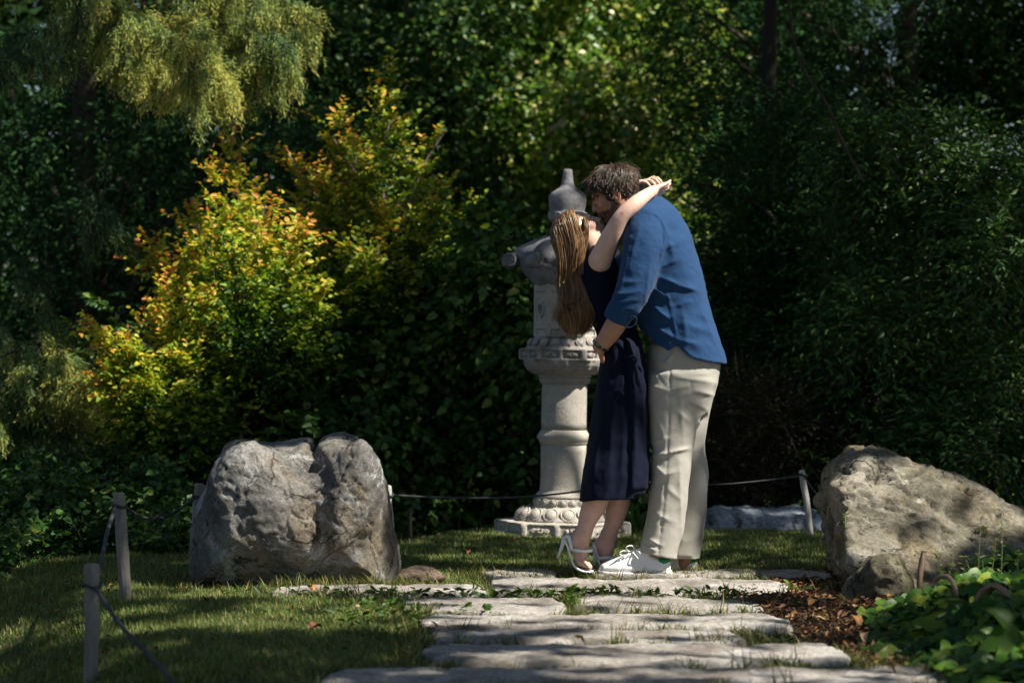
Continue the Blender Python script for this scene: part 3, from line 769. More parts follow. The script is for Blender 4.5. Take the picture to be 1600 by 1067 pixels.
    # finial
    fin = rings('finial', [(.07, lz(368)), (.075, lz(362)), (.06, lz(356)), (.062, lz(352)), (.085, lz(346)), (.104, lz(338)), (.100, lz(333)), (.094, lz(331)), (.094, lz(329)),
        (.099, lz(322)), (.1015, lz(313)), (.099, lz(307)), (.088, lz(302)), (.064, lz(297)), (.045, lz(293)), (.034, lz(288)), (.029, lz(280)), (.0265, lz(272)), (.0255, lz(266)), (.020, lz(264.5))], M_GRW)
    sp = 7
    petal_ring('finial_petal', 10, .088, lz(340), (.027, .016, .026), R(25), M_GRW)
lantern_parts()
lantern.rotation_euler = (0, R(.9), 0)
# ================================================================ THE COUPLE
D0 = 10.62
def B(px, py, dy=0.0): return P(px, py, D0+dy)
def row(py, xl, xr, hy, yc=0.0):
    a = B(xl, py, yc); b = B(xr, py, yc); return (a[2], a[0], b[0], hy, D0+yc)
def skin_mat(name, base, red, rough=.5):
    m, nt, bs = newmat(name)
    f = noise(nt, 16, 5, .6); f2 = noise(nt, 220, 3, .6)
    at = N(nt, 'ShaderNodeAttribute'); at.attribute_name = 'flush_and_shade'
    c = mixc(nt, ramp(nt, noise(nt, 34, 6, .7), [(.35, (0, 0, 0)), (.65, (1, 1, 1))]), tuple(x*q for x, q in zip(base, (.93, .84, .82))), tuple(min(1, x*1.05) for x in base))
    c = mixc(nt, at.outputs['Fac'], c, red)
    nt.links.new(c, bs.inputs['Base Color']); bs.inputs['Roughness'].default_value = rough
    bs.inputs['Subsurface Weight'].default_value = .25; bs.inputs['Subsurface Radius'].default_value = (.012, .005, .003); bs.inputs['Subsurface Scale'].default_value = 1.0
    bs.inputs['Specular IOR Level'].default_value = .35
    bump(nt, bs, f2, .15, .001); return m
M_SKINM = skin_mat('tanned_skin', (.42, .235, .15), (.42, .13, .10))
M_SKINW = skin_mat('fair_skin', (.70, .49, .39), (.42, .17, .14))
M_SHIRT = cloth_mat('blue_linen', (.011, .046, .125), .85, sheen=.08)
M_TROUSER = cloth_mat('khaki_cotton', (.36, .345, .30), .85, sheen=.05, var=.05)
M_DRESS = cloth_mat('navy_crepe', (.003, .005, .016), .8, sheen=.03, var=.15); M_DRESS.node_tree.nodes['Principled BSDF'].inputs['Specular IOR Level'].default_value = .1
M_WHITE = plain_mat('white_leather', (.80, .80, .80), .42, .03, 40, .15, .002)
M_SOLE = plain_mat('pale_rubber', (.66, .60, .56), .6, .08, 40, .2, .002)
M_GREEN = plain_mat('green_leather', (.01, .22, .085), .5, .1, 60, .1, .001)
M_LACE = plain_mat('white_lace', (.82, .82, .82), .8, .05, 300, .4, .002)
def hair_mat(name, c1, c2, rough=.38):
    m, nt, bs = newmat(name)
    geo = N(nt, 'ShaderNodeNewGeometry'); nt.links.new(ramp(nt, geo.outputs['Random Per Island'], [(0, c1), (.6, tuple(a*.65+b*.35 for a, b in zip(c1, c2))), (.85, c2), (1, tuple(min(1, x*1.35) for x in c2))]), bs.inputs['Base Color'])
    bs.inputs['Roughness'].default_value = rough; bs.inputs['Specular IOR Level'].default_value = .55
    return m
M_HAIRM = hair_mat('dark_brown_hair', (.028, .017, .010), (.13, .082, .050), .42)
M_HAIRW = hair_mat('long_brown_hair', (.085, .042, .018), (.34, .20, .09), .36)
M_BEARD = hair_mat('stubble', (.03, .016, .01), (.09, .05, .03), .6)

def frame(f, u):
    f = unit(np.array(f, float)); u = np.array(u, float); u = unit(u-f*(u@f)); s = np.cross(u, f); return f, u, s
def head_field(g, c, fr, k=1.0, fem=False):
    f, u, s = fr; c = np.array(c, float)
    M = np.array([f, s, u])
    def L(a, b, t): return c+(f*a+u*b+s*t)*k
    def E(a, b, t, ra, rs, ru): return ell(g, L(a, b, t), (ra*k, rs*k, ru*k), M)
    F = E(-.012, .022, 0, .098, .077, .084)
    F = smin(F, E(.030, -.045, 0, .060, .058 if not fem else .054, .072), .03*k)
    F = smin(F, ell(g, L(.070, -.100, 0), (.020*k,)*3), .03*k)
    for t in (-1, 1):
        F = smin(F, E(.0, -.070, t*.045, .026, .018, .026), .03*k)          # jaw corner
        F = smin(F, E(.062, -.022, t*.040, .022, .020, .020), .02*k)        # cheekbone
    F = smin(F, caps(g, L(.082, .020, -.034), L(.082, .020, .034), (.013 if not fem else .010)*k, (.013 if not fem else .010)*k), .015*k)
    for t in (-1, 1):
        F = smax(F, -E(.096, -.002, t*.031, .016, .017, .013), .012*k)
        F = smin(F, E(.079, -.004, t*.031, .013, .015, .011), .004*k)       # closed lids
    F = smin(F, caps(g, L(.090, .004, 0), L(.108, -.030, 0), .0075*k, .0105*k), .010*k)
    F = smin(F, ell(g, L(.096, -.034, .011), (.009*k,)*3), .006*k); F = smin(F, ell(g, L(.096, -.034, -.011), (.009*k,)*3), .006*k)
    F = smin(F, E(.083, -.058, 0, .016, .028, .018), .015*k)                # mouth mound
    F = smin(F, caps(g, L(.0965, -.0565, -.013), L(.0965, -.0565, .013), .0055*k, .0055*k), .004*k)
    F = smin(F, caps(g, L(.0945, -.0675, -.012), L(.0945, -.0675, .012), .0065*k, .0065*k), .004*k)
    F = smax(F, -caps(g, L(.104, -.0618, -.020), L(.104, -.0618, .020), .0025*k, .0025*k), .003*k)
    for t in (-1, 1):                                                       # ears
        e = E(-.012, -.012, t*.080, .017, .008, .031); e = smax(e, -E(-.010, -.010, t*.088, .009, .007, .018), .006*k)
        F = smin(F, e, .008*k); F = smin(F, E(-.004, -.040, t*.077, .008, .006, .010), .006*k)
    return F, L
KN = []; RING = []
def hand_field(g, F, W, d, n, sside, k=1.0, curl=(.3, .4, .3), splay=.07, thumb=(.5, .7, .35), kk=.012, tcurl=.3, fcurl=None):
    """palm, four unequal fingers, and a thumb from the side of the palm"""
    d = unit(np.array(d, float)); n = np.array(n, float); n = unit(n-d*(d@n)); s = np.cross(d, n)*sside
    W = np.array(W, float); offs = (.030, .010, -.010, -.029); lens = (.068, .076, .070, .055)
    KN.clear()
    for i, (o, Lf) in enumerate(zip(offs, lens)):
        kn = W+d*(.086-.004*abs(i-1))*k+s*o*k; F = smin(F, caps(g, W+s*o*.55*k, kn, .0125*k, .0105*k), kk*k)
        a = 0.0; p = kn; r = .0092 if i < 3 else .0080
        dd = unit(d+s*splay*(1.5-i)); cu = fcurl[i] if fcurl else curl
        for j, fr_ in enumerate((.45, .30, .25)):
            a += cu[j]; q = p+(dd*math.cos(a)+n*math.sin(a))*Lf*fr_*k
            F = smin(F, caps(g, p, q, r*k, r*.92*k), .0035*k)
            if j == 0: KN.append((p, q, r*k))
            p = q; r *= .92
    p = W+d*.018*k+s*.024*k; td = unit(d*thumb[0]+s*thumb[1]+n*thumb[2]); r = .0135; a = 0
    for j, Lt in enumerate((.042, .033, .027)):
        q = p+td*Lt*k; F = smin(F, caps(g, p, q, r*k, r*.86*k), (.014 if j == 0 else .004)*k); p = q; r *= .86; td = unit(td+n*tcurl+d*.15)
    return F
def strands(paths, r0, r1, sides=3):
    k = paths.shape[1]; t = np.linspace(0, 1, k); rad = np.broadcast_to(r0+(r1-r0)*t**1.5, paths.shape[:2]); return tubes(paths, rad, sides)

# ---------------------------------------------------------------- the man
man = empty('person', B(1050, 893), 'bearded man in blue linen shirt, khaki trousers and white sneakers, bending to kiss the woman', 'person')
MF = frame((-.90, .10, -.42), (-.43, 0, .90)); MH = B(959, 303, 0)
def man_body():
    parts = []
    # head and neck
    g = Grid(B(905, 372, -.15)+np.array([0, 0, 0]), B(1045, 250, .15), .0032)
    F, L = head_field(g, MH, MF, 1.0)
    F = smin(F, chain(g, [B(968, 316, 0), B(988, 326, 0), B(1012, 345, 0)], [.058, .062, .075], .03), .03)
    V, Q = surfnet(F, g); parts.append((V, Q)); hv = (V, Q)
    # trunk and legs inside the clothes
    g = Grid(B(955, 890, -.25), B(1130, 335, .25), .016)
    F = loft(g, [row(345, 995, 1045, .14), row(400, 990, 1065, .16), row(480, 1000, 1085, .15), row(560, 1022, 1105, .15), row(620, 1025, 1100, .15)])
    F = smin(F, chain(g, [B(1060, 610, -.09), B(1050, 720, -.09), B(1035, 860, -.09)], [.08, .055, .035], .03), .03)
    F = smin(F, chain(g, [B(1075, 610, .09), B(1078, 720, .09), B(1065, 860, .09)], [.08, .055, .035], .03), .03)
    parts.append(surfnet(F, g))
    # near arm and hand
    g = Grid(B(915, 590, -.32), B(1010, 440, .06), .0034)
    W = B(937, 541, -.165)
    F = chain(g, [B(990, 452, -.235), B(977, 482, -.235), B(960, 510, -.21), B(945, 532, -.18), W], [.048, .046, .045, .037, .031], .02, 1.0)
    F = hand_field(g, F, W, (.12, .86, -.50), (.9, .1, .1), -1, 1.0, (.35, .4, .3), .03, (.8, .25, .4))
    parts.append(surfnet(F, g))
    # far arm and hand, round her back
    g = Grid(B(890, 470, .02), B(1010, 380, .38), .006)
    W = B(925, 436, .16)
    F = chain(g, [B(1002, 395, .27), B(975, 430, .29), B(948, 440, .24), W], [.05, .045, .04, .03], .02)
    F = hand_field(g, F, W, (-.5, -.75, 0), (.9, -.3, 0), -1, 1.0)
    parts.append(surfnet(F, g))
    # ankles
    for dy, x in ((-.10, 1030), (.09, 1070)):
        g = Grid(B(x-25, 896, dy-.06), B(x+25, 850, dy+.06), .006)
        parts.append(surfnet(chain(g, [B(x+3, 853, dy), B(x, 872, dy), B(x-4, 884, dy)], [.040, .036, .03], .01), g))
    V, F_ = join([(relax(a, b, 3, .5), b) for a, b in parts])
    loc = (V-MH)@np.array([MF[0], MF[1], MF[2]]).T
    fl = .55*np.exp(-((loc[:, 0]-.098)**2/.010**2+(loc[:, 1]+.062)**2/.011**2+loc[:, 2]**2/.02**2))
    fl += .5*np.exp(-((loc[:, 0]+.012)**2/.02**2+(loc[:, 1]+.012)**2/.035**2+(np.abs(loc[:, 2])-.083)**2/.008**2))
    wobj('body', V, F_, M_SKINM, man, True, {'flush_and_shade': np.clip(fl, 0, 1)})
    return hv, L
(mhV, mhQ), mL = man_body()

def man_hair():
    f, u, s = MF; c = MH; r = np.random.default_rng(3)
    fx = [-.13, -.095, -.06, -.035, -.02, -.004, .006, .022, .034, .05, .075, .13]
    ux = [-.075, -.085, -.065, -.030, .020, .018, -.028, -.028, .010, .035, .066, .085]
    cen = np.array([-.014, .026, 0]); rad = np.array([.103, .088, .083])
    # scalp shell
    g = Grid(c-.19, c+.19, .0045)
    M = np.array([f, s, u]); x, y, z = g.X-c[0], g.Y-c[1], g.Z-c[2]
    lf = f[0]*x+f[1]*y+f[2]*z; lu = u[0]*x+u[1]*y+u[2]*z; ls = s[0]*x+s[1]*y+s[2]*z
    sh = ell(g, c+f*cen[0]+u*(cen[1]+.002), (.103, .084, .089), M)
    sh = sh+.006*fbm(g.pts()@np.array([[1, 0, 0], [0, 2.2, 0], [0, 0, 2.2]]), 30, 3, 5)
    line = np.interp(lf, fx, ux); F = smax(sh, (line-lu)*.7, .008)
    V, Q = surfnet(F, g)
    parts = [(V, Q)]
    n = 7500; v = rand_dir(n*2, r); loc = np.stack([cen[0]+rad[0]*v[:, 0], cen[1]+rad[1]*v[:, 1], rad[2]*v[:, 2]], 1)
    ok = loc[:, 1] > np.interp(loc[:, 0], fx, ux)+.004; loc = loc[ok][:n]; n = len(loc); v = v[ok][:n]
    clump = vnoise(loc*30, 3)[:, None]; clump2 = vnoise(loc*34+9, 4)[:, None]
    front = sstep(.0, .07, loc[:, 0])[:, None]; top = sstep(.03, .10, loc[:, 1])[:, None]
    crown = np.array([-.050, .105, -.035]); d = unit(loc-crown+np.array([0, -.03, 0])*(1-top))
    d = unit(d+np.array([0, 0, 1.0])*clump*.45+np.array([.5, 0, 0])*clump2*.45+np.array([0, .55, 0])*front*top+.10*r.normal(size=(n, 3)))
    Ln = (.030+.050*top[:, 0])*(.7+.5*r.random(n)); K = 8; pth = [loc]
    q = loc.copy(); lift = (.008+.005*top[:, 0]+.013*np.abs(clump2[:, 0])*top[:, 0]+.013*front[:, 0]*top[:, 0])
    for j in range(1, K):
        t = j/(K-1); q = q+d*Ln[:, None]/(K-1); e = (q-cen)/rad; ne = np.linalg.norm(e, axis=1, keepdims=True)
        tgt = 1+(lift*math.sin(min(1, t*1.3)*math.pi*.5)/.09)[:, None]
        q = cen+(e/ne*tgt)*rad; pth.append(q)
    pth = np.stack(pth, 1); fl_ = r.random(n) < .05; pth[fl_] += (pth[fl_]-cen)*(np.linspace(0, .13, K)**1.0)[None, :, None]; W_ = c+pth[..., 0:1]*f+pth[..., 1:2]*u+pth[..., 2:3]*s
    V2, F2 = strands(W_, .0015, .0005); parts.append((V2, F2))
    V, F = join(parts); wobj('hair', V, F, M_HAIRM, man)
    # beard and brows: short bristles standing on the skin
    V, Q = mhV, mhQ; nn = vnormals(V, Q); loc = (V-c)@np.array([f, u, s]).T
    jaw = (loc[:, 1] < np.interp(loc[:, 0], [-.05, 0, .015, .04, .07, .12], [-.11, -.03, -.028, -.052, -.050, -.044])) & (loc[:, 1] > -.135) & (loc[:, 0] > -.02) & (nn@u > -.9)
    lips = (loc[:, 0] > .082) & (np.abs(loc[:, 1]+.062) < .009) & (np.abs(loc[:, 2]) < .02)
    idx = np.nonzero(jaw & ~lips)[0]; idx = r.choice(idx, 6000)
    p0 = V[idx]+r.normal(size=(len(idx), 3))*.0012; dd = unit(nn[idx]*.6-u*.55+f*.25+.3*r.normal(size=(len(idx), 3)))
    Lb = .0030+.003*r.random(len(idx)); pth = np.stack([p0, p0+dd*Lb[:, None]*.5, p0+unit(dd-u*.4)*Lb[:, None]], 1)
    brow = (np.abs(loc[:, 1]-.021-.004*np.cos(loc[:, 2]*90)) < .0055) & (np.abs(np.abs(loc[:, 2])-.033) < .020) & (loc[:, 0] > .06)
    idb = r.choice(np.nonzero(brow)[0], 420); pb = V[idb]; db = unit(nn[idb]*.35+u*.25-f*.3+s*np.sign(loc[idb, 2:3])*.8+.2*r.normal(size=(len(idb), 3)))
    pth2 = np.stack([pb, pb+db*.004, pb+db*.008], 1)
    lash = []
    for t in (-1, 1):
        for q in np.linspace(-.013, .013, 26):
            a = c+f*.0915+u*-.008+s*(t*.031+q); lash.append([a, a+f*.004-u*.003, a+f*.007-u*.004])
    V2, F2 = strands(np.concatenate([pth, pth2, np.array(lash)]), .0004, .0003)
    wobj('beard', V2, F2, M_BEARD, man)
man_hair()

def shirt():
    g = Grid(B(925, 580, -.36), B(1150, 292, .34), .0052)
    F = loft(g, [row(306, 992, 1030, .075), row(316, 986, 1046, .14), row(330, 978, 1060, .185), row(350, 972, 1071, .215), row(375, 972, 1081, .225), row(400, 974, 1089, .222), row(440, 980, 1100, .21),
                 row(480, 990, 1109, .20), row(520, 1000, 1121, .20), row(550, 1005, 1131, .205), row(575, 1005, 1138, .212)], 2.25)
    for sd in (-1, 1):
        pts = [B(1008, 351, sd*.165), B(1006, 380, sd*.205), B(1000, 412, sd*.222), B(992, 445, sd*.232), B(978, 475, sd*.235), B(966, 493, sd*.222), B(958, 505, sd*.212)]
        if sd > 0: pts = [B(1008, 351, .165), B(1005, 380, .21), B(998, 405, .26), B(975, 428, .29), B(955, 438, .26), B(945, 441, .24), B(940, 442, .23)]
        a = chain(g, pts, [.088, .088, .082, .077, .070, .064, .060], .03)
        F = smin(F, a, .035)
        if sd < 0:
            cuff = chain(g, [B(970, 488, -.222), B(959, 506, -.21)], [.066, .064], .0)
            dirv = unit(B(957, 508, -.21)-B(970, 486, -.225)); e0 = B(962, 500, -.214)
            pl = (g.X-e0[0])*dirv[0]+(g.Y-e0[1])*dirv[1]+(g.Z-e0[2])*dirv[2]
            F = smin(F, np.maximum(cuff, np.abs(pl+.016)-.026), .002)
            F = smax(F, pl-.010, .003)
            F = smax(F, -np.maximum(chain(g, [B(970, 488, -.222), B(957, 510, -.205)], [.0485, .047]), -.012-pl), .003)
    cr = [((1038, 390), (1066, 375), .006, .016), ((1028, 420), (1062, 404), .006, .014), ((1031, 433), (1065, 447), .011, .012), ((1065, 447), (1093, 455), .011, .012), ((1011, 505), (1054, 528), .012, .010),
          ((1022, 451), (1045, 466), .010, .010), ((1027, 485), (1048, 500), .010, .010), ((1058, 531), (1092, 538), .008, .012), ((1060, 500), (1110, 520), .006, .018),
          ((1045, 480), (1085, 470), .006, .014), ((1070, 340), (1085, 390), .007, .016), ((1040, 350), (1052, 400), .006, .014), ((1095, 480), (1122, 545), .008, .016), ((1066, 480), (1075, 545), .006, .016),
          ((1008, 530), (1040, 540), .008, .010), ((1010, 470), (1035, 490), .007, .012)]
    for a, b, am, w in cr: F = F-fold(g, a, b, am, w)
    for a, b, am, w in [((985, 372), (968, 455), .008, .012), ((1000, 350), (982, 420), .007, .013), ((1018, 400), (1008, 470), .009, .012), ((1000, 455), (955, 462), .010, .010), ((998, 468), (952, 475), .010, .009),
                        ((1003, 440), (970, 442), .007, .010), ((994, 482), (960, 486), .007, .008)]: F = F-fold(g, a, b, am, w)
    for pts in ([(1002, 331), (1018, 334), (1030, 343), (1036, 360), (1034, 385), (1026, 410)], [(1036, 449), (1045, 485), (1054, 532)]):
        for a, b in zip(pts[:-1], pts[1:]): F = F+fold(g, a, b, .0032, .007)-fold(g, (a[0]+4, a[1]), (b[0]+4, b[1]), .0035, .007)
    p = g.pts(); F = F+.004*fbm(p@np.array([[1, 0, .5], [0, 1, 0], [-.7, 0, 1.5]]), 7, 3, 31)
    F = F+.0022*(1-np.abs(vnoise(p@np.array([[1, 0, .9], [0, .6, 0], [-.9, 0, 1.6]])*11, 8))*2)*sstep(1.35, 1.05, g.Z)
    hx = [B(x, 0)[0] for x in (1000, 1006, 1020, 1035, 1046, 1053, 1060, 1075, 1100, 1136)]
    hz = [B(0, y, -.1)[2] for y in (554, 556, 558, 553, 544, 538, 546, 559, 565, 569)]
    F = smax(F, np.interp(g.X, hx, hz)-g.Z, .004)
    V, Q = surfnet(F, g); V = relax(V, Q, 1, .35)
    n = vnormals(V, Q); V = V+n*(.0009*fbm(V, 55, 3, 3))[:, None]
    sh = wobj('shirt', V, Q, M_SHIRT, man)
    # collar stand and fold, cuff tab
    c0, c1 = B(1001, 309, 0), B(1006, 302, 0); th = np.linspace(.1, 2*np.pi-.1, 40)
    up = unit(np.array([-.35, 0, 1.0])); ax = unit(np.array([1, 0, .35])); prof = [(0, 0, -.012), (.000, 0, .018), (.004, 0, .020), (.014, 0, -.006), (.018, 0, -.012)]
    V = []
    for t in th:
        r_ = ax*math.cos(t)*.070*-1+np.array([0, 1, 0])*math.sin(t)*.078
        for a, b, h in prof: V.append(c0+r_*(1+a/.07)+up*h)
    k = len(prof); j = np.arange(len(th)-1)[:, None]*k; i = np.arange(k-1)[None]; Fc = np.stack([j+i, j+i+1, j+k+i+1, j+k+i], -1).reshape(-1, 4)
    wobj('collar', np.array(V), Fc, M_SHIRT, sh)
    pt = smooth_path([B(983, 497, -.28), B(990, 494, -.285), B(995, 499, -.28), B(991, 508, -.275), B(982, 512, -.27), B(977, 509, -.275)], 26)
    V, F_ = tube(pt, .0026, 6); wobj('cuff_tab', V, F_, M_SHIRT, sh)
    for py in (330, 350): pass
shirt()

def trousers():
    g = Grid(B(985, 884, -.30), B(1135, 535, .30), .0052)
    F = loft(g, [row(538, 1014, 1122, .175), row(570, 1012, 1126, .185), row(600, 1012, 1122, .19), row(625, 1013, 1113, .185), row(645, 1018, 1105, .15)], 2.3)
    near = loft(g, [row(585, 1015, 1108, .10, -.085), row(620, 1013, 1103, .105, -.085), row(650, 1014, 1093, .105, -.09), row(700, 1018, 1083, .10, -.095), row(750, 1018, 1078, .098, -.10),
                    row(800, 1012, 1071, .098, -.10), row(835, 1006, 1065, .10, -.10), row(862, 999, 1057, .10, -.10), row(880, 999, 1056, .10, -.10)], 2.3)
    far = loft(g, [row(585, 1040, 1120, .10, .085), row(620, 1040, 1113, .10, .085), row(660, 1042, 1105, .10, .09), row(690, 1043, 1101, .10, .09), row(737, 1045, 1107, .10, .09), row(790, 1045, 1104, .10, .09),
                   row(836, 1040, 1098, .10, .09), row(865, 1037, 1093, .10, .09), row(882, 1036, 1092, .10, .09)], 2.3)
    F = smin(F, smin(near, far, .012), .03)
    cr = [((1014, 602), (1045, 611), .009, .009), ((1047, 611), (1080, 602), .008, .010), ((1050, 588), (1118, 598), .008, .012), ((1055, 620), (1092, 612), .006, .010), ((1020, 712), (1047, 707), .009, .008), ((1047, 707), (1078, 700), .012, .008),
          ((1020, 726), (1040, 742), .010, .010), ((1022, 690), (1044, 684), .007, .008), ((1030, 745), (1060, 735), .006, .012), ((1040, 760), (1066, 782), .006, .014), ((1012, 842), (1034, 852), .010, .008), ((1008, 853), (1028, 861), .009, .007),
          ((1020, 800), (1050, 815), .006, .012), ((1056, 640), (1080, 660), .006, .012), ((1025, 650), (1040, 690), .006, .010), ((1052, 552), (1040, 566), .010, .008), ((1020, 560), (1044, 574), .008, .008), ((1062, 600), (1068, 690), .005, .012),
          ((1030, 640), (1052, 628), .006, .009), ((1058, 670), (1076, 640), .007, .012), ((1062, 720), (1066, 850), .006, .012)]
    for a, b, am, w in cr: F = F-fold(g, a, b, am, w)
    for a, b in (((1020, 572), (1040, 606)), ((1078, 590), (1108, 588)), ((1082, 626), (1104, 622)), ((1078, 590), (1082, 626))): F = F+fold(g, a, b, .003, .005)
    for a, b, am, w in [((1080, 628), (1106, 640), .006, .010), ((1085, 668), (1100, 655), .009, .010), ((1086, 705), (1104, 690), .011, .009), ((1085, 735), (1104, 720), .009, .010), ((1082, 610), (1118, 618), .009, .009), ((1084, 780), (1098, 820), .007, .012)]:
        F = F-fold(g, a, b, am, w)
    pts = [(1047, 575), (1046, 620), (1044, 680), (1042, 730), (1037, 790), (1031, 840), (1028, 870)]
    for a, b in zip(pts[:-1], pts[1:]): F = F+fold(g, a, b, .006, .005)
    p = g.pts(); F = F+.0045*fbm(p@np.array([[1.1, 0, .4], [0, 1, 0], [-.5, 0, .6]]), 7, 3, 51)-.0018*(1-2*np.abs(vnoise(p@np.array([[1, 0, .8], [0, .7, 0], [-.8, 0, 1.3]])*11, 18)))
    zb = B(0, 872, -.1)[2]; hem = np.where(g.Y < D0, np.interp(g.X, [B(999, 0)[0], B(1056, 0)[0]], [B(0, 861, -.1)[2], B(0, 873, -.1)[2]]), B(0, 876, .1)[2])
    F = smax(F, hem-g.Z, .004)
    V, Q = surfnet(F, g); V = relax(V, Q, 1, .35); t = wobj('trousers', V, Q, M_TROUSER, man)
    
trousers()

def sneaker(dy, x0, label=None):
    """toe at x0, heel 114 px to the right; built from its side outline"""
    def Q_(x, y): p = B(x0+(x-934), y, dy); return (p[0], p[2])
    up = [Q_(*a) for a in [(936, 893), (935, 887), (940, 881), (952, 876), (966, 870), (978, 863), (990, 857), (1002, 855), (1012, 857), (1018, 866), (1028, 871), (1038, 868), (1044, 866), (1047, 872), (1048, 882), (1047, 893)]]
    sole = [Q_(*a) for a in [(934, 897), (933.5, 889.5), (950, 892), (1000, 892.5), (1049, 890), (1050, 894), (1049, 897.5)]]
    e = empty('sneaker', B(x0+55, 897, dy)); e.parent = man; e.location = e.location-man.location
    g = Grid((B(x0-6, 0, dy)[0], D0+dy-.07, B(0, 901, dy)[2]), (B(x0+122, 0, dy)[0], D0+dy+.07, B(0, 848, dy)[2]), .0036)
    wid = np.interp(g.X, [B(x0+v, 0, dy)[0] for v in (0, 8, 30, 50, 80, 105, 116)], [.022, .040, .049, .047, .038, .036, .024])
    def infl(poly, f, ztaper):
        sd = polysdf(poly, g.X[:, 0, :], g.Z[:, 0, :])[:, None, :]
        hw = wid*f*(1-ztaper*sstep(B(0, 893, dy)[2], B(0, 855, dy)[2], g.Z)); Rr = .022
        qx, qy = sd+Rr, np.abs(g.Y-D0-dy)-(hw-Rr)
        return np.sqrt(np.maximum(qx, 0)**2+np.maximum(qy, 0)**2)+np.minimum(np.maximum(qx, qy), 0)-Rr
    U = infl(up, 1.0, .45)
    U = smax(U, -ell(g, B(x0+93, 862, dy), (.036, .026, .026)), .006)
    U = U+.0012*fbm(g.pts(), 30, 2, 2)
    V, Q = surfnet(U, g); V = relax(V, Q, 1, .4); wobj('upper', V, Q, M_WHITE, e)
    sd = polysdf(sole, g.X[:, 0, :], g.Z[:, 0, :])[:, None, :]
    S = smax(sd+0*g.Y, np.abs(g.Y-D0-dy)-wid*1.07, .006); V, Q = surfnet(S, g); wobj('sole', V, Q, M_SOLE, e)
    tabp = [Q_(*a) for a in [(1026, 871.5), (1037, 868), (1044.5, 864), (1048.5, 867), (1049.5, 877), (1044, 877.5), (1036, 880), (1029, 877)]]
    sd = polysdf(tabp, g.X[:, 0, :], g.Z[:, 0, :])[:, None, :]
    T = np.maximum(np.maximum(U-.0022, sd+0*g.Y), -(U+.004)); V, Q = surfnet(T, g); wobj('heel_tab', relax(V, Q, 1, .3), Q, M_GREEN, e)
    ls = []
    for i in range(5):
        t = i/4; cx, cy = x0+38+t*26, 871.5-t*14
        pt = smooth_path([B(cx-4, cy+3, dy-.040), B(cx+1, cy-1.5, dy-.02), B(cx+3, cy-2.5, dy), B(cx+5, cy-2, dy+.03)], 12); ls.append(tube(pt, .0030, 5))
    for a in ([(58, 858, -.01), (52, 852, -.04), (44, 855, -.05), (48, 861, -.03), (58, 858, -.01)], [(50, 862, -.02), (40, 860, -.05), (33, 865, -.055), (42, 868, -.035), (50, 862, -.02)], [(60, 858, .0), (64, 862, -.05), (68, 868, -.054)], [(54, 860, 0), (57, 866, -.052), (63, 873, -.052)]):
        ls.append(tube(smooth_path([B(x0+q[0], q[1], dy+q[2]) for q in a], 20), .0026, 5))
    V, F_ = join(ls); wobj('lace', V, F_, M_LACE, e)
sneaker(-.12, 934.5)
sneaker(.10, 976)

